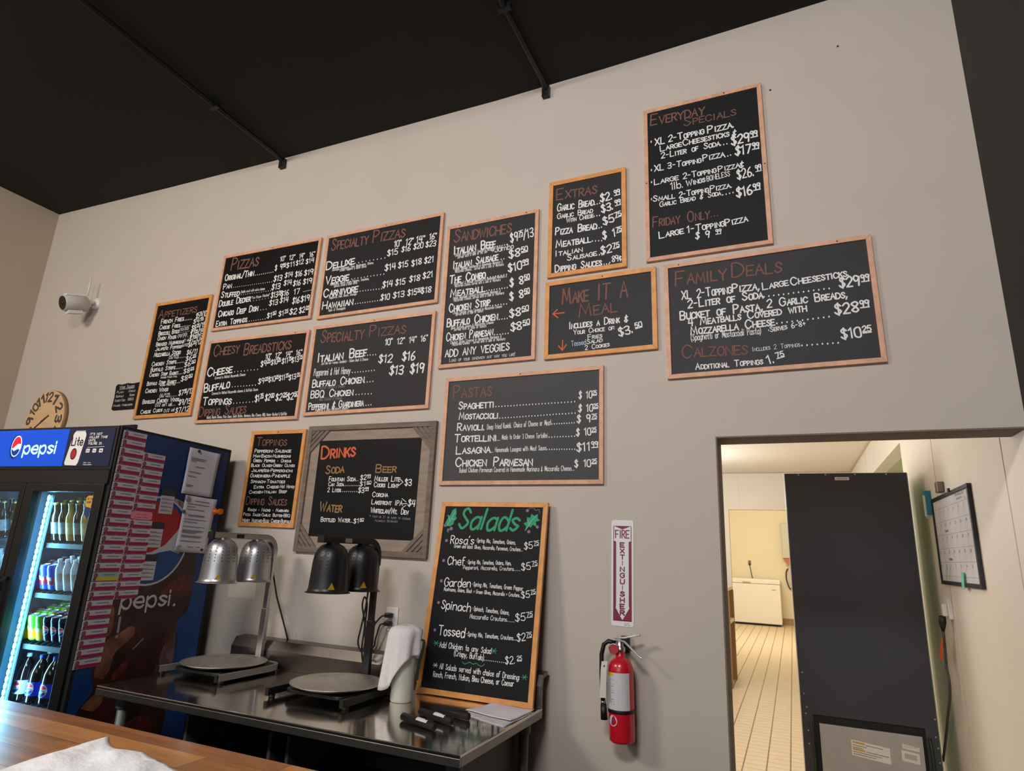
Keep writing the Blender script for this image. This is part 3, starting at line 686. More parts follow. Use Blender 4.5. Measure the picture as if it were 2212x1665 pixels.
  ["G","h","Salads",-184.7,314.5,143.3,312.5,100.3],
  ["P","C",[-241.9,251.6],7.9],
  ["P","C",[-243.0,152.9],7.7],
  ["P","C",[-240.0,54.9],7.5],
  ["P","C",[-239.8,-47.0],7.3],
  ["P","C",[-238.8,-173.0],7.1],
  ["P","C",[-261.6,328.0],8.1],
  ["P","C",[-223.8,312.2],9.4],
  ["P","C",[-240.5,306.4],6.7],
  ["P","C",[187.9,409.9],7.8],
  ["P","C",[246.5,331.4],7.6],
  ["P","C",[204.4,308.4],8.2],
  ["W","l","Rosa's",-217.0,238.0,-84.7,238.6,39.1],
  ["W","l","-Spring Mix, Tomatoes, Onions,",-75.1,249.2,140.5,245.2,19.2],
  ["W","l","Green and black Olives, Mozzarella, Parmesan, Croutons...",-192.9,218.0,182.7,214.5,18.1],
  ["W","l","$5^75^",188.5,224.0,261.7,234.7,30.8],
  ["W","l","Chef",-217.6,134.9,-120.1,135.7,38.1],
  ["W","l","-Spring Mix, Tomatoes, Onions, Ham,",-109.5,143.1,128.0,148.0,18.8],
  ["W","l","Pepperoni, Mozzarella, Croutons......",-126.2,117.2,181.5,123.4,17.4],
  ["W","l","$5^75^",184.6,126.5,263.2,140.6,31.2],
  ["W","l","Garden",-219.9,31.1,-74.9,34.9,38.3],
  ["W","l","-Spring Mix, Tomatoes, Green Pepper",-66.4,40.2,200.2,35.5,19.4],
  ["W","l","Mushrooms, Onions, Black + Green Olives, Mozzarella + Croutons..",-218.6,9.6,193.2,5.9,17.1],
  ["W","l","$5^75^",197.1,0.3,265.8,15.3,28.9],
  ["W","l","Spinach",-220.1,-73.0,-59.5,-77.4,39.1],
  ["W","l","-Spinach, Tomatoes, Onions,",-50.0,-69.6,141.9,-75.7,19.3],
  ["W","l","Mozzarella Croutons......",-59.1,-105.5,174.9,-105.6,19.2],
  ["W","l","$5^75^",176.4,-101.5,259.4,-86.5,31.6],
  ["W","l","Tossed",-216.8,-191.7,-74.8,-192.6,41.9],
  ["W","l","-Spring Mix, Tomatoes, Croutons...",-65.5,-184.4,189.2,-181.6,18.8],
  ["W","l","$2^75^",192.9,-185.7,263.4,-172.2,30.8],
  ["W","l","Add Chicken to any Salad",-202.3,-245.6,70.1,-249.1,23.9],
  ["W","l","(Crispy, Buffalo)",-118.5,-274.8,36.0,-280.1,23.5],
  ["W","l","...........",40.6,-279.6,141.3,-279.3,16.4],
  ["W","l","$2.^25^",145.0,-283.3,224.2,-273.6,29.6],
  ["G","X",[[-70.3,-296.4],[-60.2,-304.3],[-48.9,-302.0],[-32.9,-294.8],[-15.1,-300.7],[1.1,-295.8],[15.5,-303.1],[32.5,-304.7],[42.5,-294.8]],2.8],
  ["W","l","All Salads served with choice of Dressing:",-187.2,-338.1,221.4,-341.4,23.3],
  ["W","l","Ranch, French, Italian, Bleu Cheese, or Caesar",-215.1,-374.7,195.9,-369.5,23.1],
  ["G","F",[[-256.2,322.7],[-263.4,339.3],[-250.2,368.6],[-258.0,383.4],[-240.1,378.2],[-230.7,407.6],[-211.5,418.0],[-203.6,391.0],[-207.7,377.4],[-198.3,365.5],[-212.9,350.5],[-214.4,335.7],[-231.7,323.3],[-243.5,325.7]],5.4],
  ["G","F",[[182.6,306.6],[188.3,333.2],[173.0,348.7],[191.7,355.5],[187.5,377.8],[206.4,374.9],[210.1,394.1],[228.2,384.8],[244.4,394.7],[244.9,373.7],[257.3,363.2],[237.5,356.4],[241.5,334.5],[221.8,341.6],[212.8,327.5],[202.0,333.5]],5.0],
  ["B","X",[[-251.3,326.2],[-230.2,363.6],[-212.8,401.0]],2.0],
  ["B","X",[[-230.2,363.6],[-210.6,360.6]],2.0],
  ["B","X",[[-237.3,350.0],[-246.6,370.0]],2.0],
  ["B","X",[[186.7,314.2],[213.3,359.1],[238.1,388.2]],1.9],
  ["B","X",[[213.3,359.1],[247.0,364.9]],1.9],
  ["B","X",[[204.5,343.1],[192.1,365.1]],1.9],
  ["D","X",[[-240.5,306.4],[-246.8,297.6],[-234.7,293.3]],2.7],
  ["D","X",[[193.9,419.7],[217.8,423.2],[232.7,410.5],[245.9,417.1],[254.3,398.0]],2.6],
  ["G","X",[[-237.0,-231.5],[-205.8,-228.6]],2.9],
  ["G","X",[[-232.5,-220.8],[-210.4,-239.2]],2.9],
  ["G","X",[[-213.7,-219.1],[-229.1,-241.0]],2.9],
  ["G","X",[[69.3,-237.0],[98.2,-234.2]],2.8],
  ["G","X",[[73.9,-226.8],[93.6,-244.4]],2.8],
  ["G","X",[[91.3,-225.1],[76.3,-246.1]],2.8],
  ["G","X",[[230.3,-328.8],[257.5,-325.8]],2.6],
  ["G","X",[[234.8,-319.0],[253.0,-335.6]],2.6],
  ["G","X",[[251.2,-317.3],[236.6,-337.4]],2.6],
  ["W","X",[[-223.2,-326.6],[-198.0,-324.0]],2.8],
  ["W","X",[[-219.5,-318.0],[-201.7,-332.5]],2.8],
  ["W","X",[[-204.4,-316.5],[-216.8,-334.1]],2.8],
 ],
}

# ------------------------------------------------------------------ the room
MAINTOP = [(-5.87,4.325),(-4.4,4.285),(-3.2,4.262),(-1.5,4.255),(-0.82,4.27),(0.3,4.31),(0.85,4.33)]
fr_xz = lambda a,b,c: (a, c, b)
DX0, DZ = -0.284, 2.094
m = MB(); m.prism([(-5.87,0),(DX0,0),(DX0,DZ),(0.85,DZ),(0.85,4.45),(-5.87,4.45)], 0.186, fr_xz)
struct(m.build('wall_front', WALLP))
m = MB(); m.box(-5.99,-5.87,-9,0.186,0,4.45); struct(m.build('wall_left', mat('side_wall_paint', (186,170,152), 0.85, var=0.02, scale=3)))
m = MB(); m.box(0.85,0.97,-9,0.0,0,4.45); struct(m.build('wall_right', BLACKWALL))
m = MB(); m.box(-5.99,0.97,-9.12,-9,0,4.45); struct(m.build('wall_back', WALLP))
m = MB(); n = len(MAINTOP)
m.add([(x,0.0,z) for x,z in MAINTOP]+[(x,-9,z) for x,z in MAINTOP]+[(x,0.0,z+0.12) for x,z in MAINTOP]+[(x,-9,z+0.12) for x,z in MAINTOP],
      [(i,i+1,n+i+1,n+i) for i in range(n-1)]+[(2*n+i,2*n+i+1,3*n+i+1,3*n+i) for i in range(n-1)]+[(i,i+1,2*n+i+1,2*n+i) for i in range(n-1)]+[(n+i,n+i+1,3*n+i+1,3*n+i) for i in range(n-1)]+[(0,n,3*n,2*n),(n-1,2*n-1,4*n-1,3*n-1)])
struct(m.build('ceiling', CEILP))
FLOORD = mat('dark_floor_tile', (92,78,66), 0.5, var=0.1, scale=6)
m = MB(); m.box(-5.99,0.97,-9.12,0.0,-0.1,0); struct(m.build('floor', FLOORD))

# kitchen floor of long quarry tiles
def tile_mat():
    m = bpy.data.materials.new('quarry_tile'); m.use_nodes = True; nt = m.node_tree; b = nt.nodes['Principled BSDF']; b.inputs['Roughness'].default_value = 0.45
    N = nt.nodes.new; Lk = nt.links.new
    tc = N('ShaderNodeTexCoord'); sp = N('ShaderNodeSeparateXYZ'); Lk(tc.outputs['Object'], sp.inputs[0])
    def groove(out, period, phase, half):
        a = N('ShaderNodeMath'); a.operation = 'ADD'; a.inputs[1].default_value = -phase; Lk(out, a.inputs[0])
        p = N('ShaderNodeMath'); p.operation = 'PINGPONG'; p.inputs[1].default_value = period/2; Lk(a.outputs[0], p.inputs[0])
        l = N('ShaderNodeMath'); l.operation = 'LESS_THAN'; l.inputs[1].default_value = half; Lk(p.outputs[0], l.inputs[0]); return l.outputs[0]
    gx = groove(sp.outputs[0], 0.172, -0.468, 0.0055); gy = groove(sp.outputs[1], 0.118, 2.868, 0.003)
    n = N('ShaderNodeTexNoise'); n.inputs['Scale'].default_value = 9; Lk(tc.outputs['Object'], n.inputs['Vector'])
    r = N('ShaderNodeValToRGB'); r.color_ramp.elements[0].color = (*lin((206,184,150)),1); r.color_ramp.elements[1].color = (*lin((222,202,170)),1); Lk(n.outputs[0], r.inputs[0])
    m1 = N('ShaderNodeMixRGB'); m1.inputs[2].default_value = (*lin((150,124,92)),1); Lk(gy, m1.inputs[0]); Lk(r.outputs[0], m1.inputs[1])
    m2 = N('ShaderNodeMixRGB'); m2.inputs[2].default_value = (*lin((122,96,70)),1); Lk(gx, m2.inputs[0]); Lk(m1.outputs[0], m2.inputs[1]); Lk(m2.outputs[0], b.inputs['Base Color'])
    return m
TILE = tile_mat()
m = MB(); m.box(-2.2,0.85,0.0,16.0,-0.1,0); struct(m.build('floor_kitchen', TILE))
YB = 7.18; KZ = 2.873
m = MB(); m.box(0.85,0.97,0,2.84,0,KZ); m.box(0.85,0.97,4.65,YB+0.12,0,KZ); m.box(0.85,0.97,2.84,4.65,0,1.5); m.box(0.85,0.97,2.84,4.65,2.53,KZ); struct(m.build('wall_kitchen_right', CREAM))
m = MB(); m.box(0.97,1.35,2.80,4.69,1.46,1.5); m.box(0.97,1.35,2.80,4.69,2.53,2.57); m.box(1.35,1.39,2.80,4.69,1.46,2.57); m.box(0.97,1.35,2.80,2.84,1.5,2.53); m.box(0.97,1.35,4.65,4.69,1.5,2.53); struct(m.build('wall_alcove', mat('grey_green_alcove_paint', (196,196,164), 0.7)))
m = MB(); m.box(-1.75,-1.63,0.186,YB,0,KZ); struct(m.build('wall_kitchen_left', CREAM))
OBX, OBZ = -0.845, 2.315
m = MB(); m.prism([(-1.75,0),(OBX,0),(OBX,OBZ),(0.45,OBZ),(0.45,0),(0.85,0),(0.85,KZ),(-1.75,KZ)], 0.12, lambda a,b,c: (a, YB+c, b)); struct(m.build('wall_kitchen_back', CREAM))
m = MB(); m.box(-1.75,0.97,0.186,YB+0.12,KZ,KZ+0.1); struct(m.build('ceiling_kitchen', mat('kitchen_ceiling_tile', (234,226,212), 0.7)))
YEL = mat('yellow_cream_paint', (238,226,194), 0.6)
m = MB(); m.box(-2.3,0.97,16.0,16.12,0,4.2); struct(m.build('wall_store_back', YEL))
m = MB(); m.box(-2.3,-2.2,7.3,16.0,0,4.2); struct(m.build('wall_store_left', YEL))
m = MB(); m.box(0.85,0.97,7.3,16.0,0,4.2); struct(m.build('wall_store_right', YEL))
m = MB(); m.box(-2.3,0.97,7.3,16.12,4.2,4.3); m.box(-2.3,0.97,7.18,7.3,KZ+0.1,4.3); struct(m.build('ceiling_store', YEL))
BASEB = mat('brown_base_tile', (170,140,104), 0.5, var=0.08, scale=8)
m = MB(); m.box(-2.2,0.85,15.975,16.0,0,0.16); struct(m.build('baseboard_store_back', BASEB))
SEAM = mat('panel_joint_strip', (196,178,148), 0.5)
# panel joint strips on the cream walls
for i, (a0, a1) in enumerate((((0.848,0.34),(0.85,0.346)), ((0.8485,1.70),(0.85,1.704)), ((0.843,5.25),(0.85,5.27)))):
    m = MB(); m.box(a0[0],a1[0]+0.0,a0[1],a1[1],0,KZ); struct(m.build('trim_%d' % (i+1), SEAM if i < 2 else CREAM))
m = MB(); m.box(-0.70,-0.685,YB-0.004,YB,OBZ,KZ); struct(m.build('trim_4', CREAM))
m = MB(); m.box(-1.63,0.85,YB-0.018,YB,KZ-0.016,KZ); m.box(0.832,0.85,0.186,YB,KZ-0.016,KZ); struct(m.build('trim_5', SEAM))
m = MB(); m.box(OBX,0.45,YB-0.012,YB,OBZ,OBZ+0.025); m.box(OBX-0.03,OBX,YB-0.012,YB,0,OBZ+0.025); struct(m.build('trim_6', CREAM))
# header and jamb faces of the serving doorway are darker and greyer than the wall
JAMB = mat('grey_doorway_edge', (120,108,98), 0.8)
m = MB(); m.box(DX0,0.85,0.001,0.185,DZ-0.006,DZ); m.box(DX0,DX0+0.006,0.001,0.185,0,DZ-0.006); struct(m.build('trim_7', JAMB))

# conduits under the ceiling
for i, (x, lab) in enumerate(((-3.205,'black conduit pipe under the black ceiling, ending at the wall above the pizza boards'),(-1.16,'black conduit pipe under the black ceiling, ending at the wall near the extras board'))):
    zt = 4.253
    t = thing('conduit_pipe', lab, 'pipe', (x,0,zt), group='black conduits under the ceiling')
    m = MB(); m.tube([(0,-0.012,-0.05),(0,-0.03,-0.03),(0,-0.09,-0.016),(0,-8.9,-0.016)], 0.016, 10); m.build('pipe', BLK, t)
    for y in (-0.62,-2.4,-4.6):
        m = MB(); m.box(-0.035,0.035,y-0.012,y+0.012,-0.036,0.0); m.build('strap', BLK, t)
    m = MB(); m.box(-0.022,0.022,-0.03,0,-0.085,-0.012); m.build('end_box', BLK, t)

# ------------------------------------------------------------------ chalkboard menus
BLAB = {
'app': ('tall honey pine framed chalkboard headed APPETIZERS, leftmost big menu', PINE),
'piz': ('pale oak framed chalkboard headed PIZZAS, above the cheesy breadsticks board', OAK),
'chs': ('pale oak framed chalkboard headed CHEESY BREADSTICKS', OAK),
'sp1': ('pale oak framed SPECIALTY PIZZAS chalkboard listing DELUXE to HAWAIIAN, upper one', OAK),
'sp2': ('pale oak framed SPECIALTY PIZZAS chalkboard listing ITALIAN BEEF, lower one', OAK),
'san': ('tall pale oak framed chalkboard headed SANDWICHES', OAK),
'ext': ('small honey pine framed chalkboard headed EXTRAS', PINE),
'mak': ('small honey pine framed chalkboard reading MAKE IT A MEAL with orange arrows', PINE),
'evr': ('tall pale oak framed chalkboard headed EVERYDAY SPECIALS, highest on the wall', OAK),
'fam': ('wide pale oak framed chalkboard headed FAMILY DEALS and CALZONES', OAK),
'pas': ('wide pale oak framed chalkboard headed PASTAS above the salads board', OAK),
'top': ('small honey pine framed chalkboard headed TOPPINGS and DIPPING SAUCES', PINE),
'dri': ('chalkboard headed DRINKS in a wide weathered grey wood frame', GREYWOOD),
'sal': ('tall honey pine framed chalkboard headed SALADS leaning on the steel table', PINE)}
SCREWS = {'piz':[(0.02,0)],'chs':[(-0.28,0),(0.33,0)],'sp1':[(0.03,0)],'sp2':[(0.02,0)],'san':[(-0.21,0),(0.22,0)],'mak':[(0.02,0)],'evr':[(0.12,0),(-0.289,1),(0.289,1)],'fam':[(-0.38,0),(0.32,0)],'pas':[(0.0,0)],'top':[(0.0,0)],'ext':[],'app':[]}
SCREW = mat('dark_screw_head', (70,52,42), 0.5, 0.5)
for key, (lab, wood) in BLAB.items():
    c, wd, ht, a = BOARDS[key]
    rot = (-SALAD_LEAN, 0, 0) if key == 'sal' else (0, -a, 0)
    t = thing('chalkboard_menu', lab, 'chalkboard', c, rot, group='chalkboard menus')
    W2, H2 = wd/2, ht/2
    if key == 'dri':
        rim, dep = 0.03, 0.024
        m = MB()
        m.box(-W2,-W2+rim,-dep,0,-H2,H2); m.box(W2-rim,W2,-dep,0,-H2,H2); m.box(-W2+rim,W2-rim,-dep,0,H2-rim,H2); m.box(-W2+rim,W2-rim,-dep,0,-H2,-H2+rim)
        m.build('rim', GREYWOOD, t, 0.002)
        m = MB(); m.box(-W2+rim,W2-rim,-0.012,-0.002,-H2+rim,H2-rim); m.build('mount_board', GREYWOOD2, t)
        for sx in (-1,1):
            for sz in (-1,1):
                m = MB()
                for k, (p, q) in enumerate(((0.128,0.098),(0.09,0.066),(0.058,0.034),(0.026,0.0))):
                    P = [(sx*(W2-rim-p), sz*(H2-rim)), (sx*(W2-rim), sz*(H2-rim-p)), (sx*(W2-rim), sz*(H2-rim-q)), (sx*(W2-rim-q), sz*(H2-rim))]
                    m.prism(P, -0.008, lambda u,v,cc: (u, -0.012+cc, v))
                m.build('corner_slats', GREYWOOD, t)
        m = MB(); m.box(-0.353,0.353,-0.016,-0.012,-0.276,0.276); m.build('panel', SLATE2, t)
        pf = -0.0162
    else:
        fw, dep = (0.0215 if wood is OAK else 0.0245), 0.018
        y0 = 0
        m = MB()
        for P in ([(-W2,-H2),(W2,-H2),(W2-fw,-H2+fw),(-W2+fw,-H2+fw)], [(W2,-H2),(W2,H2),(W2-fw,H2-fw),(W2-fw,-H2+fw)], [(W2,H2),(-W2,H2),(-W2+fw,H2-fw),(W2-fw,H2-fw)], [(-W2,H2),(-W2,-H2),(-W2+fw,-H2+fw),(-W2+fw,H2-fw)]):
            m.prism(P, -dep, lambda u,v,cc: (u, cc, v))
        m.build('frame', wood, t, 0.0015)
        m = MB(); m.box(-W2+fw*0.6,W2-fw*0.6,-0.011,-0.004,-H2+fw*0.6,H2-fw*0.6); m.build('panel', slate({'pas':74,'fam':58,'mak':56,'ext':50,'san':54,'sp2':50,'sp1':36,'evr':32,'app':12,'piz':13,'top':12,'chs':20,'sal':26}[key]), t)  # greyer slate on the right-hand boards: reflected sheen put into their colour
        pf = -0.0114
        for (q, side) in SCREWS.get(key, []):
            m = MB(); x, z = (q, H2-fw/2) if side == 0 else (math.copysign(W2-fw/2, q), 0.0 if q < 0 else -0.02)
            m.lathe([(0.004,0),(0.0035,0.0012)], 10, Matrix.Translation((x,-dep,z)) @ Matrix.Rotation(math.pi/2,4,'X')); m.build('screw', SCREW, t)
    groups = {}
    fm = lambda u,v,cc: (u/1000, cc, v/1000)
    for i, row in enumerate(WRITING[key]):
        mb = groups.setdefault(row[0], MB()); cc = pf - 0.0004*(i % 2)
        if row[1] == 'X':
            P = [tuple(p) for p in row[2]]
            ribbon(mb, smooth(P) if len(P) > 4 else P, row[3], fm, cc)
        elif row[1] == 'F': decal(mb, [tuple(p) for p in row[2]], fm, cc)
        elif row[1] == 'C': decal(mb, circle(row[2][0], row[2][1], row[3], 14), fm, cc)
        else: write(mb, row, fm, cc)
    for k, mb in groups.items(): mb.build(INKNAME[k], INK[k], t, fix=False)

# little black wing-sauce slate, half behind the appetizers board
t = thing('slate_sign', 'small black scalloped slate listing wing sauces, beside the appetizers board', 'sign', (-4.42,0,2.537))
P = [(-0.125,-0.09),(-0.11,-0.1),(0.14,-0.1),(0.15,-0.085),(0.15,0.085),(0.13,0.1),(0.06,0.094),(0,0.101),(-0.06,0.094),(-0.11,0.1),(-0.128,0.085),(-0.12,0)]
m = MB(); m.prism(P, -0.008, lambda u,v,cc: (u, cc, v)); m.build('panel', SLATE2, t)
m = MB(); ff = lambda u,v,cc: (u, cc, v)
line(m, 'Wing Sauces', -0.08, 0.062, 0.08, 0.026, ff, -0.0084); ribbon(m, [(-0.08,0.056),(0.08,0.058)], 0.003, ff, -0.0084)
for s, x0, y, x1 in (('Plain',-0.1,0.028,-0.03),('Garlic',0.03,0.03,0.1),('Buffalo',-0.1,-0.004,-0.02),('Ranch',0.05,-0.002,0.1),('Sweet',-0.105,-0.036,-0.04),('Chili',-0.03,-0.036,0.01),('BBQ',0.04,-0.034,0.1),('Mango Habanero',-0.11,-0.074,0.1)):
    line(m, s, x0, y, x1, 0.02, ff, -0.0084)
m.build('white_lettering', mat('grey_chalk', (178,182,190), 0.8), t, fix=False)

# framed sign mostly hidden behind the drinks cooler
t = thing('picture_frame', 'black framed sign on the wall, only its top edge above the drinks cooler', 'frame', (-4.375,0,2.19))
m = MB(); m.box(-0.15,0.15,-0.02,-0.002,0.1,0.125); m.box(-0.15,0.15,-0.02,-0.002,-0.125,-0.1); m.box(-0.15,-0.125,-0.02,-0.002,-0.1,0.1); m.box(0.125,0.15,-0.02,-0.002,-0.1,0.1); m.build('frame', BLK, t)
m = MB(); m.box(-0.126,0.126,-0.012,-0.003,-0.101,0.101); m.build('print', PAPER, t)

# nail holes left in the wall
HOLE = mat('dark_nail_hole', (60,50,44), 0.9)
for x, z, lab in ((0.372,4.02,'dark screw left in the wall, nearest the black side wall'),(0.055,3.86,'dark screw left in the wall above the everyday specials board, lower one')):
    m = MB(); m.lathe([(0.005,0),(0.004,0.004)], 10, Matrix.Translation((x,0,z)) @ Matrix.Rotation(math.pi/2,4,'X')); tag(m.build('wall_screw', HOLE), lab, 'screw', 'screws left in the wall')

# ------------------------------------------------------------------ security camera
t = thing('security_camera', 'white bullet security camera with antenna high on the wall', 'camera', (-5.02,0,3.345))
m = MB(); m.lathe([(0.05,0),(0.05,0.014),(0.035,0.022)], 20, Matrix.Rotation(math.pi/2,4,'X')); m.build('wall_plate', WHITE, t)
m = MB(); m.tube([(0,-0.02,0),(0,-0.06,-0.006),(-0.01,-0.09,-0.02)], 0.016, 10); m.build('bracket', WHITE, t)
mx = Matrix.Translation((-0.01,-0.07,-0.025)) @ Vector((-0.12,-0.9,-0.28)).to_track_quat('Z','Y').to_matrix().to_4x4()
m = MB(); m.lathe([(0.05,0),(0.062,0.008),(0.062,0.165),(0.056,0.17)], 24, mx); body = m.build('body', mat('camera_white', (196,190,184), 0.4), t)
m = MB(); m.lathe([(0.053,0.1705),(0.053,0.175)], 24, mx); m.build('front_glass', mat('dark_lens_glass', (10,9,11), 0.15), body)
m = MB(); m.lathe([(0.018,0.1752),(0.014,0.18)], 16, mx); m.build('lens', BLK, body)
m = MB(); m.box(-0.028,0.028,0.058,0.074,0.06,0.15,mx); m.build('top_light', WHITE, t)
m = MB(); m.box(-0.03,0.03,-0.082,-0.058,0.05,0.15,mx); m.build('bottom_light', WHITE, t)
m = MB(); m.tube([(0.0,-0.085,0.04),(-0.005,-0.087,0.2)], [0.007,0.004], 8); m.build('antenna', WHITE, t)

# ------------------------------------------------------------------ wooden wall clock
t = thing('wall_clock', 'round light wood wall clock with large dark numerals, half behind the drinks cooler', 'clock', (-5.29,0,2.395))
CLK = mat('clock_pale_wood', (222,184,140), 0.6, var=0.1, scale=6, stretch=(1,1,5)); CLKD = mat('clock_rim_wood', (150,116,80), 0.6)
mx = Matrix.Rotation(math.pi/2,4,'X')
m = MB(); m.lathe([(0.238,0.0),(0.238,0.035)], 48, mx); m.build('face', CLK, t)
m = MB(); m.lathe([(0.2385,0.002),(0.24,0.002),(0.24,0.033),(0.2385,0.033)], 48, mx, cap=False); m.build('rim', CLKD, t)
m = MB(); NUM = mat('dark_bronze_numeral', (92,82,70), 0.5, 0.3); nums = [('12',0),('1',30),('2',60),('3',90),('4',120),('5',150),('6',180),('7',210),('8',240),('9',270),('10',300),('11',330)]
for s, d in nums:
    ang = math.radians(90-d); cx, cz = 0.185*math.cos(ang), 0.185*math.sin(ang); rr = math.radians(-d)
    f2 = lambda u,v,cc,cx=cx,cz=cz,rr=rr: (cx+u*math.cos(rr)-v*math.sin(rr), cc, cz+u*math.sin(rr)+v*math.cos(rr))
    wn = 0.018*len(s)+0.008
    line(m, s, -wn, -0.038, wn, 0.08, f2, -0.0365, weight=2.1)
m.build('numerals', NUM, t, fix=False)
m = MB(); ff = lambda u,v,cc: (u, cc, v)
ribbon(m, [(-0.03,-0.015),(0.05,0.03)], 0.012, ff, -0.039); ribbon(m, [(0.02,0.01),(-0.1,-0.065)], 0.01, ff, -0.0395); m.build('hands', mat('clock_hand_brown', (80,58,40), 0.5), t, fix=False)

# ------------------------------------------------------------------ fire extinguisher sign
c, wd, ht, a = BOARDS['fir']
t = thing('safety_sign', 'white and maroon FIRE EXTINGUISHER arrow sign above the red extinguisher', 'sign', c, (0,-a,0))
def rrect(x0,x1,y0,y1,r,n=5):
    P = []
    for cx,cy,a0 in ((x1-r,y0+r,-90),(x1-r,y1-r,0),(x0+r,y1-r,90),(x0+r,y0+r,180)):
        P += [(cx+r*math.cos(math.radians(a0+90*k/n)), cy+r*math.sin(math.radians(a0+90*k/n))) for k in range(n+1)]
    return P
W2, H2 = wd/2, ht/2
m = MB(); m.prism(rrect(-W2,W2,-H2,H2,0.011), -0.0025, ff); m.build('plate', mat('sign_white', (226,226,228), 0.35), t)
MAR = mat('sign_maroon', (126,34,56), 0.4)
m = MB(); q = -0.0028; top, bot = H2-0.026, -H2+0.022; x1 = W2-0.009
decal(m, [(-x1,top),(x1,top),(0,top-0.016)], ff, q)
decal(m, [(-x1,top-0.066),(-x1,bot),(-0.029,bot+0.066),(-0.029,top-0.072)][::1], ff, q); decal(m, [(x1,top-0.066),(0.029,top-0.072),(0.029,bot+0.066),(x1,bot)], ff, q)
decal(m, [(-x1,top),(-x1,top-0.066),(-x1+0.0035,top-0.064),(-x1+0.0035,top-0.003)], ff, q); decal(m, [(x1,top),(x1-0.0035,top-0.003),(x1-0.0035,top-0.064),(x1,top-0.066)], ff, q)
decal(m, [(-x1,bot),(0,bot+0.004),(-0.035,bot+0.062)], ff, q-0.0001); decal(m, [(x1,bot),(0.035,bot+0.062),(0,bot+0.004)], ff, q-0.0001)
decal(m, [(-x1,bot),(x1,bot),(0,bot+0.006)], ff, q-0.0001)
m.build('arrow_border', MAR, t, fix=False)
m = MB(); line(m, 'FIRE', -0.032, top-0.054, 0.032, 0.039, ff, q-0.0002, weight=2.3)
z = top-0.083
for i, ch in enumerate('EXTINGUISHER'):
    h = 0.0215; wx = 0.0022 if ch == 'I' else 0.0095
    line(m, ch, -wx, z-h*0.55, wx, h, ff, q-0.0002, weight=2.2); z -= 0.0268
line(m, 'FIRST AID', 0.008, -H2+0.005, 0.034, 0.004, ff, q-0.0002); line(m, 'NO. 424', 0.01, -H2+0.012, 0.03, 0.004, ff, q-0.0002)
m.build('lettering', MAR, t, fix=False)

# ------------------------------------------------------------------ fire extinguisher
t = thing('fire_extinguisher', 'red fire extinguisher with black hose and chrome handle hung on the wall', 'fire extinguisher', (-0.697,-0.085,0.812), (0,math.radians(-1.2),0))
REDP = mat('extinguisher_red', (196,22,40), 0.28, coat=0.4)
m = MB(); m.lathe([(0.046,0),(0.053,0.006),(0.0535,0.012),(0.0535,0.27),(0.051,0.29),(0.043,0.308),(0.03,0.32),(0.02,0.324),(0.019,0.345)], 32); m.build('cylinder', REDP, t)
LBL = mat('extinguisher_label', (206,204,206), 0.5)
def wrap(r, a0, a1, z0, z1, n=14):
    mb = MB(); v = []; 
    for k in range(n+1):
        a = math.radians(a0+(a1-a0)*k/n); v += [(r*math.cos(a), r*math.sin(a), z0), (r*math.cos(a), r*math.sin(a), z1)]
    mb.add(v, [(2*k,2*k+2,2*k+3,2*k+1) for k in range(n)]); return mb
lb = wrap(0.0541, -166, -36, 0.125, 0.268).build('label', LBL, t)
wrap(0.0544, -158, -112, 0.255, 0.268).build('yellow_band', mat('label_yellow', (222,186,40), 0.5), lb)
m = MB(); cf = lambda u,v,cc: (cc*math.cos(math.radians(u)), cc*math.sin(math.radians(u)), v)
for k in range(12):
    for u0,u1 in ((-160,-134),(-126,-106),(-92,-44)):
        z = 0.24-k*0.0085
        if random.random() < 0.8: 
            m.add([cf(u0,z,0.0545),cf(u1-random.uniform(0,8),z,0.0545),cf(u1-random.uniform(0,8),z+0.003,0.0545),cf(u0,z+0.003,0.0545)], [(0,1,2,3)])
m.build('printing', PRINT, lb, fix=False)
m = MB(); m.lathe([(0.0555,0.112),(0.056,0.114),(0.056,0.124),(0.0555,0.126),(0.0538,0.126),(0.0538,0.112)], 32, cap=False); m.build('strap_band', BLKP, t)
m = MB(); P = circle(-118, 0.073, 1, 20)
m.add([cf(-118+22*math.cos(k*math.pi/12), 0.085+0.021*math.sin(k*math.pi/12), 0.0542) for k in range(24)], [tuple(range(24))]); s = m.build('round_sticker', LBL, t, fix=False)
m = MB(); m.add([cf(a,z,0.0545) for a,z in ((-128,0.075),(-120,0.072),(-116,0.09),(-122,0.095))], [(0,1,2,3)]); m.build('blue_mark', mat('sticker_blue', (50,80,130), 0.5), s, fix=False)
m = MB(); m.lathe([(0.02,0.345),(0.022,0.347),(0.022,0.362),(0.014,0.368),(0.014,0.39)], 18); m.build('valve', ALU, t)
m = MB(); m.bar([(-0.02,0,0.392),(0.02,-0.006,0.388),(0.09,-0.03,0.335),(0.1,-0.03,0.33)], 0.016, 0.006, (0,1,0)); m.build('lower_handle', ALU, t, 0.001)
m = MB(); m.bar([(-0.025,0,0.40),(0.02,0,0.402),(0.07,0.008,0.413),(0.088,0.008,0.417)], 0.017, 0.007, (0,1,0)); m.build('lever', ALU, t, 0.001)
m = MB(); m.lathe([(0.02,0),(0.02,0.012)], 20, Matrix.Translation((-0.02,-0.018,0.36)) @ Matrix.Rotation(math.radians(100),4,'X')); g = m.build('gauge', mat('gauge_red', (186,70,76), 0.3), t)
m = MB(); m.lathe([(0.0205,0.009),(0.0225,0.009),(0.0225,0.013),(0.0205,0.013)], 20, Matrix.Translation((-0.02,-0.018,0.36)) @ Matrix.Rotation(math.radians(100),4,'X'), cap=False); m.build('gauge_ring', ALU, g)
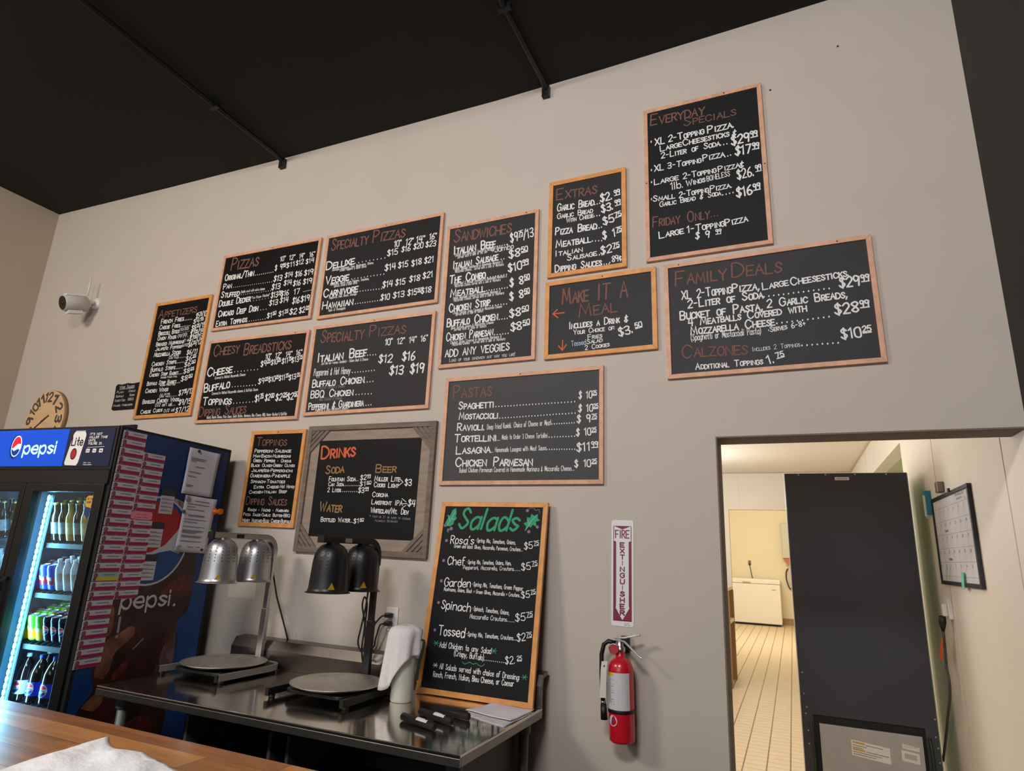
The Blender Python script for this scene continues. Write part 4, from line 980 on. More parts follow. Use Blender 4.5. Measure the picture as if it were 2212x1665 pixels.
m = MB(); m.tube([(-0.018,0,0.378),(-0.05,-0.004,0.385),(-0.07,-0.006,0.37),(-0.08,-0.008,0.33),(-0.081,-0.01,0.25),(-0.078,-0.012,0.17),(-0.074,-0.014,0.14)], 0.0095, 10); h = m.build('hose', BLKP, t)
m = MB(); m.tube([(-0.0735,-0.0145,0.137),(-0.071,-0.016,0.078)], [0.0125,0.0145], 12); m.build('nozzle', BLKP, h)
m = MB(); m.tube([(-0.074,-0.0143,0.15),(-0.0735,-0.0145,0.137)], 0.0105, 12); m.build('collar', ALU, h)
m = MB(); m.bar([(-0.055,-0.052,0.31),(-0.058,-0.06,0.27),(-0.062,-0.064,0.17)], 0.026, 0.0012, (1,0,0.1)); tg = m.build('inspection_tag', mat('tag_cream', (208,204,194), 0.8), t)
m = MB(); m.bar([(-0.056,-0.0605,0.228),(-0.0565,-0.061,0.222)], 0.022, 0.0022, (1,0,0.1)); m.bar([(-0.0553,-0.057,0.295),(-0.0556,-0.058,0.289)], 0.005, 0.0022, (1,0,0.1)); m.build('tag_print', mat('tag_black_print', (40,38,38), 0.8), tg)
m = MB(); m.box(-0.012,0.024,0.06,0.085,0.335,0.402); m.build('wall_bracket', BLKP, t, 0.002)

# ------------------------------------------------------------------ drinks cooler
CA = math.radians(5); CF = Vector((-3.09,-0.86,0))
cool = thing('drinks_cooler', 'black two-door drinks cooler with lit blue sign and cola artwork on its side', 'fridge', CF, (0,0,CA))
def cw(x, y, z): return CF + Vector((x*math.cos(CA)-y*math.sin(CA), x*math.sin(CA)+y*math.cos(CA), z))
CW, CDp, CH = 1.22, 0.765, 2.09
LINER = mat('cooler_liner_led_tint', (120,150,172), 0.4)  # white liner tinted blue, the LED cast put into its colour
m = MB(); m.box(-0.035,0,0,CDp,0,CH); m.box(-CW,-CW+0.035,0,CDp,0,CH); m.box(-CW+0.035,-0.035,CDp-0.04,CDp,0,CH); m.box(-CW+0.035,-0.035,0.0,CDp-0.04,1.80,CH); m.box(-CW+0.035,-0.035,0,CDp-0.04,0,0.27); m.build('cabinet', BLKM, cool, 0.004)
m = MB(); m.box(-CW+0.035,-0.035,CDp-0.055,CDp-0.04,0.27,1.80); m.box(-0.045,-0.035,0.06,CDp-0.055,0.27,1.80); m.box(-CW+0.035,-CW+0.045,0.06,CDp-0.055,0.27,1.80); m.box(-CW+0.045,-0.045,0.06,CDp-0.055,1.785,1.8); m.box(-CW+0.045,-0.045,0.06,CDp-0.055,0.27,0.285); m.build('liner', LINER, cool)
m = MB(); m.box(-0.585,-0.555,0.06,CDp-0.055,0.285,1.785); m.build('divider', LINER, cool)
m = MB(); m.box(-CW+0.01,-0.01,-0.055,-0.001,1.862,2.09); sg = m.build('sign_box', BLKP, cool, 0.004); sg.location = (0,0.046,0)
fF = lambda u,v,cc: (u, cc, v)
SB = mat('lit_sign_blue', (0,66,182), 0.3, emit=0.8)
m = MB(); m.box(-1.195,-0.352,-0.058,-0.0551,1.882,2.078); m.build('lit_panel', SB, sg)
m = MB(); m.box(-0.35,-0.025,-0.058,-0.0551,1.882,2.078); m.build('banner', mat('banner_navy', (24,34,66), 0.35, emit=0.12), sg)
SW = mat('lit_sign_white', (170,232,255), 0.4, emit=1.3)
m = MB(); line(m, 'pepsi', -0.664, 1.951, -0.415, 0.066, fF, -0.0588, sty='l', weight=1.35); m.build('sign_lettering', SW, sg, fix=False)
def sq(cx, cy, k, poly): return [(cx+(x-cx)*k, y) for x,y in poly]
gx, gz, gr = -0.728, 1.991, 0.058; kx = 0.66
m = MB(); P = [(gx-0.006+gr*1.12*kx*(1+0.05*(-1)**i)*math.cos(2*math.pi*i/40), gz-0.004+gr*1.12*(1+0.05*(-1)**i)*math.sin(2*math.pi*i/40)) for i in range(40)]; decal(m, P, fF, -0.0584); m.build('cap_edge', mat('sign_cap_navy', (8,34,112), 0.4, emit=0.5), sg, fix=False)
m = MB(); decal(m, sq(gx,gz,kx,circle(gx,gz,gr)), fF, -0.0587); m.build('globe_white', SW, sg, fix=False)
def globe_parts(cx, cz, r):
    red = circle(cx,cz,r,18,12,192); red += [(cx-r*0.62,cz-r*0.22),(cx-r*0.2,cz+r*0.02),(cx+r*0.2,cz+r*0.22),(cx+r*0.6,cz+r*0.26)]
    blu = circle(cx,cz,r,16,-168,-22); blu += [(cx+r*0.62,cz-r*0.28),(cx+r*0.25,cz-r*0.34),(cx-r*0.25,cz-r*0.5),(cx-r*0.6,cz-r*0.42)]
    return red, blu
red, blu = globe_parts(gx, gz, gr*0.9)
m = MB(); decal(m, sq(gx,gz,kx,red), fF, -0.059); m.build('globe_red', mat('sign_red', (214,24,48), 0.4, emit=0.6), sg, fix=False)
m = MB(); decal(m, sq(gx,gz,kx,blu), fF, -0.059); m.build('globe_blue', mat('sign_navy', (10,52,130), 0.4, emit=0.5), sg, fix=False)
CANW = mat('banner_can_white', (232,226,222), 0.4, emit=0.12)
m = MB(); decal(m, [(-0.338,1.90),(-0.33,1.887),(-0.25,1.885),(-0.24,1.90),(-0.222,2.04),(-0.228,2.055),(-0.236,2.062),(-0.305,2.062),(-0.314,2.05)], fF, -0.0585)
m.box(-0.302,-0.232,-0.0586,-0.0582,2.0635,2.0665); m.build('banner_can', CANW, sg, fix=False)
m = MB(); BK = mat('banner_black', (24,22,28), 0.5); line(m, 'Lite', -0.315, 1.99, -0.235, 0.042, fF, -0.0589, sty='l', weight=1.9); m.build('can_lettering', BK, sg, fix=False)
m = MB(); decal(m, sq(-0.285,1.945,0.72,circle(-0.285,1.945,0.03)), fF, -0.0588); dk = m.build('can_badge', BK, sg, fix=False)
m = MB(); decal(m, sq(-0.285,1.945,0.72,circle(-0.285,1.945,0.0235)), fF, -0.0591); m.build('can_badge_red', mat('banner_red', (176,36,50), 0.4, emit=0.1), sg, fix=False)
m = MB()
for i, (s, x1) in enumerate((("IT'S NOT",-0.11),('MILLER TIME',-0.07),('UNTIL',-0.145),("YOU'RE 21.",-0.095))):
    line(m, s, -0.196, 2.042-i*0.0165, x1, 0.0125, fF, -0.0589, weight=1.5)
ribbon(m, [(-0.196,1.978),(-0.078,1.981)], 0.002, fF, -0.0589)
for x in (-0.188,-0.142,-0.096): decal(m, rrect(x-0.013,x+0.013,1.951,1.971,0.003), fF, -0.0589)
line(m, 'Great taste', -0.2, 1.897, -0.15, 0.006, fF, -0.0589); line(m, 'Celebrate responsibly', -0.2, 1.887, -0.14, 0.006, fF, -0.0589)
m.build('banner_lettering', CANW, sg, fix=False)
m = MB()
for x, s in ((-0.188,'01'),(-0.142,'N'),(-0.096,'48')): line(m, s, x-0.007, 1.956, x+0.007, 0.01, fF, -0.0592, weight=1.3)
m.build('banner_digits', BK, sg, fix=False)
m = MB(); m.box(-CW+0.01,-0.01,-0.012,-0.001,1.795,1.862); m.build('header', BLKM, cool)
m = MB(); m.box(-CW+0.01,-0.01,-0.02,-0.001,0.02,0.25)
for k in range(12): m.box(-CW+0.06,-0.06,-0.026,-0.0201,0.04+k*0.017,0.048+k*0.017)
m.build('base_grille', BLKP, cool)
GL = glass('cooler_door_glass', (0.90,0.95,0.97))
for nm, x0, x1, hx in (('right',-0.578,-0.022,-0.548),('left',-1.198,-0.582,-0.62)):
    m = MB(); f = 0.058; y0, y1 = -0.05, -0.002; z0, z1 = 0.262, 1.793
    gl0 = x0+0.062 if nm == 'right' else x0+0.06
    gx1 = x1-(0.06 if nm == 'right' else 0.036); gz0, gz1 = z0+0.06, 1.752
    m.box(x0,gl0,y0,y1,z0,z1); m.box(gx1,x1,y0,y1,z0,z1); m.box(gl0,gx1,y0,y1,z0,gz0); m.box(gl0,gx1,y0,y1,gz1,z1); d = m.build('door', BLKP, cool, 0.003); d.location = (0,0.036,0)
    if nm == 'left': d['label'] = 'left glass door'
    m = MB(); m.box(gl0,gx1,-0.032,-0.027,gz0,gz1); m.build('glass', GL, d)
    m = MB(); m.bar([(hx,-0.051,0.9),(hx,-0.085,0.92),(hx,-0.085,1.3),(hx,-0.051,1.32)], 0.022, 0.016, (1,0,0)); m.build('handle', BLKP, d, 0.002)
    if nm == 'right':
        m = MB(); yq = -0.0335; decal(m, [(gx1-0.004,1.735),(gx1-0.05,1.735),(gx1-0.062,1.725),(gx1-0.062,1.69),(gx1-0.055,1.68),(gx1-0.004,1.672)], fF, yq); st = m.build('door_sticker', mat('sticker_amber', (214,164,70), 0.5), d, fix=False)
        m = MB(); decal(m, [(gx1-0.055,1.678),(gx1-0.006,1.670),(gx1-0.01,1.64),(gx1-0.034,1.622),(gx1-0.062,1.65)], fF, yq); m.build('sticker_crest', mat('sticker_blue_crest', (40,62,110), 0.5), st, fix=False)
        m = MB(); line(m, 'WE CARD', gx1-0.055, 1.715, gx1-0.008, 0.01, fF, yq-0.0004); line(m, 'UNDER 30', gx1-0.055, 1.698, gx1-0.008, 0.01, fF, yq-0.0004); m.build('sticker_text', BK, st, fix=False)
LED = mat('cooler_led_strip', (120,216,255), 0.4, emit=16.0)
def strip(x, y, z0, z1):
    m = MB(); n = 46
    for k in range(n):
        zc = z0+(z1-z0)*(k+0.5)/n; h = (z1-z0)/n*0.5; m.lathe([(0.002,-h),(0.0055,-h*0.6),(0.0065,0),(0.0055,h*0.6),(0.002,h)], 10, Matrix.Translation((x,y,zc)))
    m.build('light_strip', LED, cool)
    m = MB(); m.box(x-0.014,x+0.014,y+0.0095,y+0.02,z0,z1); m.build('strip_channel', mat('strip_channel_grey', (96,118,132), 0.4), cool)
strip(-0.497, 0.062, 0.34, 1.74); strip(-0.62, 0.062, 0.34, 1.735)
l = area('cooler_led_light', cw(-0.475,0.06,1.05), cw(-0.2,0.3,1.05), 0.03, 1.35, 10, (0.30,0.75,1.0))
l2 = area('cooler_led_light', cw(-0.66,0.075,1.05), cw(-0.9,0.4,1.05), 0.03, 1.35, 16, (0.30,0.75,1.0))
SHZ = [1.498, 1.25, 1.005, 0.725]
WIRE = mat('grey_wire_shelf', (44,54,60), 0.6); SLOPE = 0.26
for bx0, bx1 in ((-0.55,-0.05),(-1.17,-0.59)):
    for z in SHZ:
        m = MB(); n = 12; tl = 0.0 if z < 0.8 else SLOPE; zz = lambda y: z+tl*(y-0.11)
        m.box(bx0,bx1,0.10,0.112,z-0.028,z-0.004)
        for k in range(n+1):
            x = bx0+0.006+(bx1-bx0-0.012)*k/n; m.bar([(x,0.112,zz(0.112)-0.004),(x,0.69,zz(0.69)-0.004)], 0.006, 0.006, (1,0,0))
        for y in (0.25,0.4,0.55,0.685): m.box(bx0,bx1,y-0.003,y+0.003,zz(y)-0.013,zz(y)-0.0071)
        m.build('shelf', WIRE, cool)

# artwork printed on the side of the cooler (u = depth from the front, v = height)
fS = lambda u,v,cc: (cc, u, v)
m = MB(); decal(m, [(0.018,0.06),(0.738,0.06),(0.742,2.072),(0.018,2.078)], fS, 0.0008); wr = m.build('side_artwork', mat('artwork_blue', (8,38,84), 0.4, c2=(20,78,150), scale=0.9, detail=1.0), cool, fix=False)
COLA = mat('cola_print', (14,7,9), 0.42, c2=(78,36,32), scale=6.5, detail=6.0)
bp = [(0.02,0.08),(0.05,0.62),(0.074,0.754),(0.131,0.82),(0.11,0.887),(0.104,0.961),(0.112,1.05),(0.08,1.16),(0.1,1.25),(0.12,1.40),(0.14,1.60),(0.20,1.70),(0.30,1.742),(0.40,1.748),(0.48,1.73),(0.53,1.68),(0.58,1.55),(0.62,1.43),(0.632,1.30),(0.627,1.163),(0.575,1.12),(0.56,1.086),(0.588,1.0),(0.581,0.924),(0.571,0.87),(0.57,0.75),(0.592,0.62),(0.575,0.5),(0.52,0.3),(0.40,0.08)]
m = MB(); decal(m, smooth(bp, 2), fS, 0.0013); m.build('cola_picture', COLA, wr, fix=False)
m = MB(); decal(m, smooth([(0.17,1.66),(0.21,1.72),(0.28,1.752),(0.34,1.762),(0.42,1.757),(0.48,1.735),(0.51,1.68),(0.47,1.66),(0.42,1.64),(0.36,1.63),(0.30,1.655),(0.24,1.64),(0.17,1.66)], 2), fS, 0.0018); m.build('foam_picture', mat('foam_print', (168,160,160), 0.6, c2=(96,60,50), scale=26, detail=5), wr, fix=False)
m = MB(); decal(m, smooth([(0.565,1.075),(0.575,1.0),(0.582,0.92),(0.57,0.875),(0.53,0.86),(0.49,0.9),(0.50,0.98),(0.54,1.04),(0.565,1.075)], 2), fS, 0.0017); m.build('ice_picture', mat('ice_print', (132,110,108), 0.4, c2=(70,36,28), scale=12), wr, fix=False)
AMB = mat('amber_ice_print', (150,98,72), 0.42, c2=(74,38,30), scale=14, detail=6); REDI = mat('red_ice_print', (116,44,34), 0.42, c2=(50,20,20), scale=24, detail=6)
for P, mm in (([(0.121,0.889),(0.125,0.97),(0.134,1.037),(0.2,1.07),(0.281,1.105),(0.3,1.054),(0.213,0.992),(0.201,0.923),(0.172,0.87)],AMB), ([(0.112,1.203),(0.158,1.2),(0.169,1.092),(0.125,1.072)],AMB), ([(0.512,1.332),(0.571,1.344),(0.576,1.282),(0.446,1.247),(0.423,1.274)],REDI), ([(0.221,0.897),(0.295,0.946),(0.282,0.876),(0.216,0.857)],REDI), ([(0.085,0.758),(0.169,0.825),(0.194,0.775),(0.151,0.733)],AMB), ([(0.32,0.62),(0.44,0.66),(0.52,0.58),(0.44,0.5),(0.34,0.54)],REDI)):
    m = MB(); decal(m, smooth(P[-1:]+P+P[:1], 3)[3:-3], fS, 0.0019); m.build('ice_picture', mm, wr, fix=False)
SWH = mat('artwork_white', (186,184,190), 0.5)
gc = (0.312,1.53)
m = MB(); decal(m, circle(*gc, 0.232, 40), fS, 0.0021); m.build('globe_ring', SWH, wr, fix=False)
m = MB(); decal(m, circle(*gc, 0.222, 40), fS, 0.0024); m.build('globe_edge', mat('artwork_globe_blue', (18,66,124), 0.45), wr, fix=False)
m = MB(); decal(m, circle(gc[0]-0.004, gc[1]+0.006, 0.2, 40), fS, 0.0027); m.build('globe_white', SWH, wr, fix=False)
red, blu = globe_parts(gc[0]-0.004, gc[1]+0.006, 0.2)
red = circle(gc[0]-0.004,gc[1]+0.006,0.2,18,28,205)+[(gc[0]-0.1,gc[1]-0.07),(gc[0]+0.0,gc[1]-0.06),(gc[0]+0.08,gc[1]-0.02),(gc[0]+0.14,gc[1]+0.05)]
m = MB(); decal(m, red, fS, 0.003); m.build('globe_red', mat('artwork_red', (158,34,34), 0.5), wr, fix=False)
m = MB(); decal(m, blu, fS, 0.003); m.build('globe_blue', mat('artwork_globe_blue', (18,66,124), 0.45), wr, fix=False)
m = MB(); line(m, 'pepsi', 0.19, 1.194, 0.498, 0.083, fS, 0.0031, sty='l', weight=1.25); decal(m, circle(0.522,1.192,0.0085,12), fS, 0.0031); m.build('side_lettering', SWH, wr, fix=False)
m = MB(); ribbon(m, [(0.2,1.15),(0.203,1.085)], 0.014, fS, 0.003); decal(m, circle(0.202,1.062,0.008,10), fS, 0.003); ribbon(m, [(0.31,0.99),(0.36,1.035)], 0.006, fS, 0.003); m.build('highlight_marks', mat('artwork_highlight', (150,140,140), 0.4), wr, fix=False)

# name tags stuck down the side of the cooler
TW = mat('tag_white', (192,183,190), 0.6); TM = mat('tag_magenta', (150,24,78), 0.6); TS = mat('tag_portrait', (150,88,96), 0.7, c2=(84,40,48), scale=60)
def side_loc(u, v, off): return cw(off, u, v)
SROT = (0,0,CA)
def make_tag(label, white, strip_m):
    t = thing('name_tag', label, 'tag', (0,0,0), SROT, 'name tags down the side of the cooler')
    m = MB(); m.box(0,0.0012,0,0.138,0,0.0405); m.build('card', white, t)
    m = MB(); m.box(0.0012,0.0017,0.022,0.137,0.0012,0.0165); m.build('strip', strip_m, t)
    m = MB(); m.add([fS(0.016+0.011*math.cos(k*math.pi/8), 0.025+0.0125*math.sin(k*math.pi/8), 0.0018) for k in range(16)], [tuple(range(16))]); m.add([fS(0.013+0.0075*math.cos(k*math.pi/8), 0.008+0.0075*math.sin(k*math.pi/8), 0.0018) for k in range(16)], [tuple(range(16))]); m.build('portrait', TS, t, fix=False)
    m = MB()
    x = 0.055
    while x < 0.115:
        dx = random.uniform(0.006,0.014); m.box(x,x+dx,0,0,0,0) if False else m.add([fS(x,0.026,0.0018),fS(x+dx,0.026,0.0018),fS(x+dx,0.031,0.0018),fS(x,0.031,0.0018)], [(0,1,2,3)]); x += dx+0.0025
    m.build('print', PRINT, t, fix=False)
    return t
proto = None; ytag = None; p0 = 0.0437
for col in (0,1):
    n = 26 if col == 0 else 17
    for k in range(n):
        if col == 0: u, v = 0.012-0.030*(k/25)*0.4, 2.03-k*p0
        else: u, v = 0.150-0.012*(k/16), 1.937-k*0.0435
        if col == 0 and k > 20: u += 0.002
        place = '%s from the top, %s column on the cooler side' % (ORD[k], 'front' if col == 0 else 'rear')
        if col == 0 and k == 16:
            lab = 'yellow and pale green name tag in the front column on the cooler side'
            t = make_tag(lab, mat('tag_pale_green', (150,176,160), 0.6), mat('tag_yellow', (206,184,28), 0.6)); t.location = side_loc(u,v,0.0035); continue
        if col == 1 and k == 7:
            lab = 'pale pink sticker between magenta tags in the rear column on the cooler side'
            t = thing('name_tag', lab, 'tag', side_loc(u+0.002,v,0.0035), SROT, 'name tags down the side of the cooler')
            m = MB(); m.prism(rrect(0,0.128,0,0.041,0.012), 0.0012, fS); m.build('card', mat('sticker_pink', (226,134,148), 0.6), t)
            m = MB(); line(m, 'hot stuff', 0.03, 0.023, 0.1, 0.008, fS, 0.0016); line(m, 'fresh today', 0.025, 0.008, 0.105, 0.008, fS, 0.0016); m.build('print', mat('sticker_red_print', (206,70,96), 0.6), t, fix=False); continue
        lab = 'magenta name tag, ' + place
        if proto is None: proto = make_tag(lab, TW, TM); proto.location = side_loc(u,v,0.0035)
        else: dup(proto, side_loc(u,v,0.0035), lab)
# menu stickers with a black header strip
mp = None
for (u, v, hh, lab) in ((0.308,1.672,0.13,'white label sticker with black header, topmost of three on the cooler side'),(0.272,1.494,0.134,'white label sticker with black header, middle of three on the cooler side'),(0.266,1.326,0.130,'white label sticker with black header, lowest of three on the cooler side')):
    if mp is None:
        mp = thing('menu_sticker', lab, 'sticker', side_loc(u,v,0.0035), SROT, 'white stickers on the cooler artwork')
        m = MB(); m.box(0,0.001,0,0.088,0,0.096); m.build('sheet', TW, mp)
        m = MB(); m.box(0,0.0011,-0.003,0.091,0.096,0.132); m.build('header', mat('sticker_charcoal', (48,48,52), 0.6), mp)
        m = MB()
        for z in (0.014,0.034,0.054,0.074): 
            m.box(0.001,0.0014,0.008,0.08,z,z+0.004); m.box(0.001,0.0014,0.008,0.05,z+0.006,z+0.0085)
        m.build('print', PRINT, mp)
    else: dup(mp, side_loc(u,v,0.0035), lab)
# two letters pinned to the side
def curled_sheet(mb, w_, h_, curl, n=10, side=1):
    v = []; f = []
    for j in range(n+1):
        for i in range(n+1):
            a, b = i/n, j/n
            c = curl*max(0, (a if side > 0 else 1-a)-0.55)**2*4*(0.3+0.7*b) + 0.002*math.sin(9*a+4*b)
            v.append((0.0015+max(0,c), a*w_, b*h_))
    for j in range(n):
        for i in range(n): f.append((j*(n+1)+i, j*(n+1)+i+1, (j+1)*(n+1)+i+1, (j+1)*(n+1)+i))
    return mb.add(v, f, True)
SHEET = mat('letter_paper', (206,201,209), 0.9)
def letter(lab, u, v, tilt, hh, rows, curl):
    t = thing('letter_sheet', lab, 'paper', side_loc(u,v,0.006), (math.radians(tilt),0,CA), 'letters on the cooler side')
    o = curled_sheet(MB(), 0.222, hh, curl).build('sheet', SHEET, t)
    s = o.modifiers.new('thick','SOLIDIFY'); s.thickness = 0.0006
    m = MB()
    for z, a, b in rows: 
        m.add([fS(a,z,0.006),fS(b,z,0.006),fS(b,z+0.0035,0.006),fS(a,z+0.0035,0.006)], [(0,1,2,3)])
    m.build('print', PRINT, t, fix=False); return t
letter('plain white letter high on the cooler side, above the orange magnet', 0.430, 1.792, -1.5, 0.262, [(0.205,0.02,0.13),(0.196,0.02,0.125),(0.187,0.02,0.06),(0.158,0.06,0.13),(0.125,0.02,0.11),(0.1,0.02,0.08),(0.05,0.02,0.07),(0.042,0.02,0.055)], 0.016)
letter('typed form with dense lines under the orange magnet on the cooler side', 0.455, 1.474, -2, 0.312, [(0.285,0.07,0.18),(0.265,0.02,0.2),(0.25,0.02,0.08),(0.235,0.02,0.15),(0.205,0.04,0.16),(0.2,0.04,0.16),(0.18,0.02,0.18),(0.165,0.02,0.12),(0.14,0.02,0.18),(0.12,0.02,0.18),(0.113,0.02,0.18),(0.106,0.02,0.12),(0.09,0.02,0.17),(0.083,0.02,0.17),(0.06,0.02,0.17),(0.03,0.01,0.04),(0.03,0.08,0.12),(0.03,0.14,0.17)], 0.02)
MX = Matrix.Rotation(math.pi/2,4,'Y')
def magnet(lab, u, v, r, col, kind=0, off=0.011):
    t = thing('fridge_magnet', lab, 'magnet', side_loc(u,v,off), SROT, 'magnets on the cooler side')
    mm = mat('magnet_'+col[0], col[1], 0.4)
    m = MB()
    if kind == 0: m.lathe([(r,0),(r,0.006),(r*0.7,0.009)], 18, MX); m.build('disc', mm, t)
    else:
        m.lathe([(r,0),(r,0.006),(r*0.55,0.012),(r*0.5,0.03)], 18, MX); m.build('base', mm, t); m = MB(); m.lathe([(r*0.5,0.03),(r*0.9,0.036),(r*0.9,0.05)], 18, MX); m.build('grip', mm, t)
magnet('bright orange push-pin magnet on the form at the cooler rear edge', 0.667, 1.708, 0.019, ('orange',(226,104,18)), 1, 0.036)
magnet('lime green magnet on the form edge, below the orange one', 0.655, 1.592, 0.013, ('green',(110,178,40)), 0, 0.034)
magnet('small black magnet at the top of the plain letter', 0.5, 2.04, 0.0075, ('black',(40,40,46)), 0, 0.012)
magnet('clear round magnet at the top of the typed form', 0.478, 1.768, 0.016, ('clear',(148,144,150)))
magnet('small grey magnet on the upper half of the typed form', 0.466, 1.694, 0.009, ('dark_grey',(70,68,76)))
magnet('clear round magnet at the bottom corner of the typed form', 0.464, 1.487, 0.017, ('clear',(148,144,150)))
magnet('small black magnet at the bottom right of the typed form', 0.622, 1.488, 0.0075, ('black',(40,40,46)), 0, 0.03)

# drinks inside: every bottle is its own thing
CAPW = mat('cap_white', (214,222,230), 0.4); COLAB = mat('cola_bottle', (26,14,14), 0.12, coat=0.5); CLR = mat('clear_bottle', (170,186,200), 0.1, coat=0.5)
NAVY = mat('label_blue', (22,52,170), 0.35)
def bottle(name, lab, group, prof, body_m, cap_m, label_m, lr, lz0, lz1, cap_h, cap_r, mark=None):
    t = thing(name, lab, 'bottle', (0,0,0), (0 if group == BOTG else math.atan(SLOPE),0,CA), group)
    m = MB(); m.lathe(prof, 18); m.build('body', body_m, t)
    if cap_m: 
        z = prof[-1][1]; m = MB(); m.lathe([(cap_r,z-cap_h*0.7),(cap_r,z+cap_h*0.3),(cap_r*0.85,z+cap_h*0.36)], 14); m.build('cap', cap_m, t)
    if label_m:
        m = MB(); m.lathe([(lr,lz0),(lr,lz1)], 18, cap=False); lb = m.build('label', label_m, t)
        if mark: mark(lb, lr, lz0, lz1)
    return t
def globe_mark(lb, r, z0, z1):
    zc = (z0+z1)/2; g = min((z1-z0)*0.46, r*0.85)
    cf = lambda u,v,cc: (cc*math.sin(u/cc), -cc*math.cos(u/cc), v)
    rt = lambda k: (lambda x: zc+math.sqrt(max(0,(g*k)**2-x*x))); rb = lambda k: (lambda x: zc-math.sqrt(max(0,(g*k)**2-x*x)))
    m = MB(); fill_between(m, (-g,g), rb(1), rt(1), cf, r+0.0006, 14); m.build('emblem', CAPW, lb, fix=False)
    k = 0.9; wv = lambda o: (lambda x: min(rt(k)(x), max(rb(k)(x), zc+o*g+0.16*x)))
    m = MB(); fill_between(m, (-g*k,g*k), wv(0.22), rt(k), cf, r+0.0011, 14); m.build('emblem_red', mat('emblem_red', (206,30,50), 0.4), lb, fix=False)
    m = MB(); fill_between(m, (-g*k,g*k), rb(k), wv(-0.36), cf, r+0.0011, 14); m.build('emblem_blue', mat('emblem_blue', (20,40,130), 0.4), lb, fix=False)
    m = MB(); line(m, 'PEPSI', -g*0.72, zc-g*0.3, g*0.72, g*0.46, cf, r+0.0012, weight=1.5); m.build('emblem_text', mat('emblem_black', (16,18,40), 0.4), lb, fix=False)
def can_mark(name, col, c2):
    def f(lb, r, z0, z1):
        cf = lambda u,v,cc: (cc*math.sin(u/cc), -cc*math.cos(u/cc), v); zc = (z0+z1)/2; g = r*0.7
        m = MB(); fill_between(m, (-g,g), lambda x: zc-g*0.5-0.2*x, lambda x: zc+g*0.6-0.4*x, cf, r+0.0006); m.build('brand_mark', mat(name, col, 0.4, c2=c2, scale=90), lb, fix=False)
    return f
P20 = [(0.0209, 0.0), (0.0238, 0.0072), (0.0238, 0.0432), (0.0223, 0.0648), (0.0238, 0.0864), (0.0223, 0.108), (0.013, 0.1332), (0.009, 0.144), (0.009, 0.1526)]
PCAN = [(0.021,0),(0.0262,0.007),(0.0262,0.108),(0.0222,0.121),(0.0226,0.1235),(0.021,0.124)]
P2L = [(0.036, 0.0), (0.0405, 0.0112), (0.0405, 0.1125), (0.039, 0.1425), (0.027, 0.18), (0.012, 0.2025), (0.0109, 0.2175)]
PBE = [(0.0249, 0.0), (0.0262, 0.0052), (0.0262, 0.1032), (0.0232, 0.1247), (0.0125, 0.1505), (0.0112, 0.1806), (0.0116, 0.1909)]
MIDG, LOWG, TOPG, BOTG = 'drinks on the second cooler shelf', 'cans on the third cooler shelf', 'bottles on the top cooler shelf', 'two-litre bottles on the lowest cooler shelf'
LID = mat('can_lid_silver', (206,214,222), 0.25, 0.7)
def can(lab, group, body_m, band_m, z0, z1, mark):
    t = thing('soda_can', lab, 'can', (0,0,0), (math.atan(SLOPE),0,CA), group)
    m = MB(); m.lathe(PCAN, 18, cap=False); m.build('body', body_m, t)
    m = MB(); m.lathe([(0.0226,0.1236),(0.0205,0.1242),(0.0195,0.121)], 18, cap=False); m.lathe([(0.0001,0.1211),(0.0195,0.121)], 18, cap=False); m.box(-0.005,0.005,-0.012,0.004,0.1212,0.1225); m.build('lid', LID, t)
    m = MB(); m.lathe([(0.0265,max(z0,0.008)),(0.0265,z1)], 18, cap=False); lb = m.build('band', band_m, t)
    mark(lb, 0.0266, 0.02, 0.1)
    return t
protos = {}
def put(kind, maker, lab, x, y, z):
    if kind not in protos: protos[kind] = maker(lab); protos[kind].location = cw(x,y,z)
    else: dup(protos[kind], cw(x,y,z), lab)
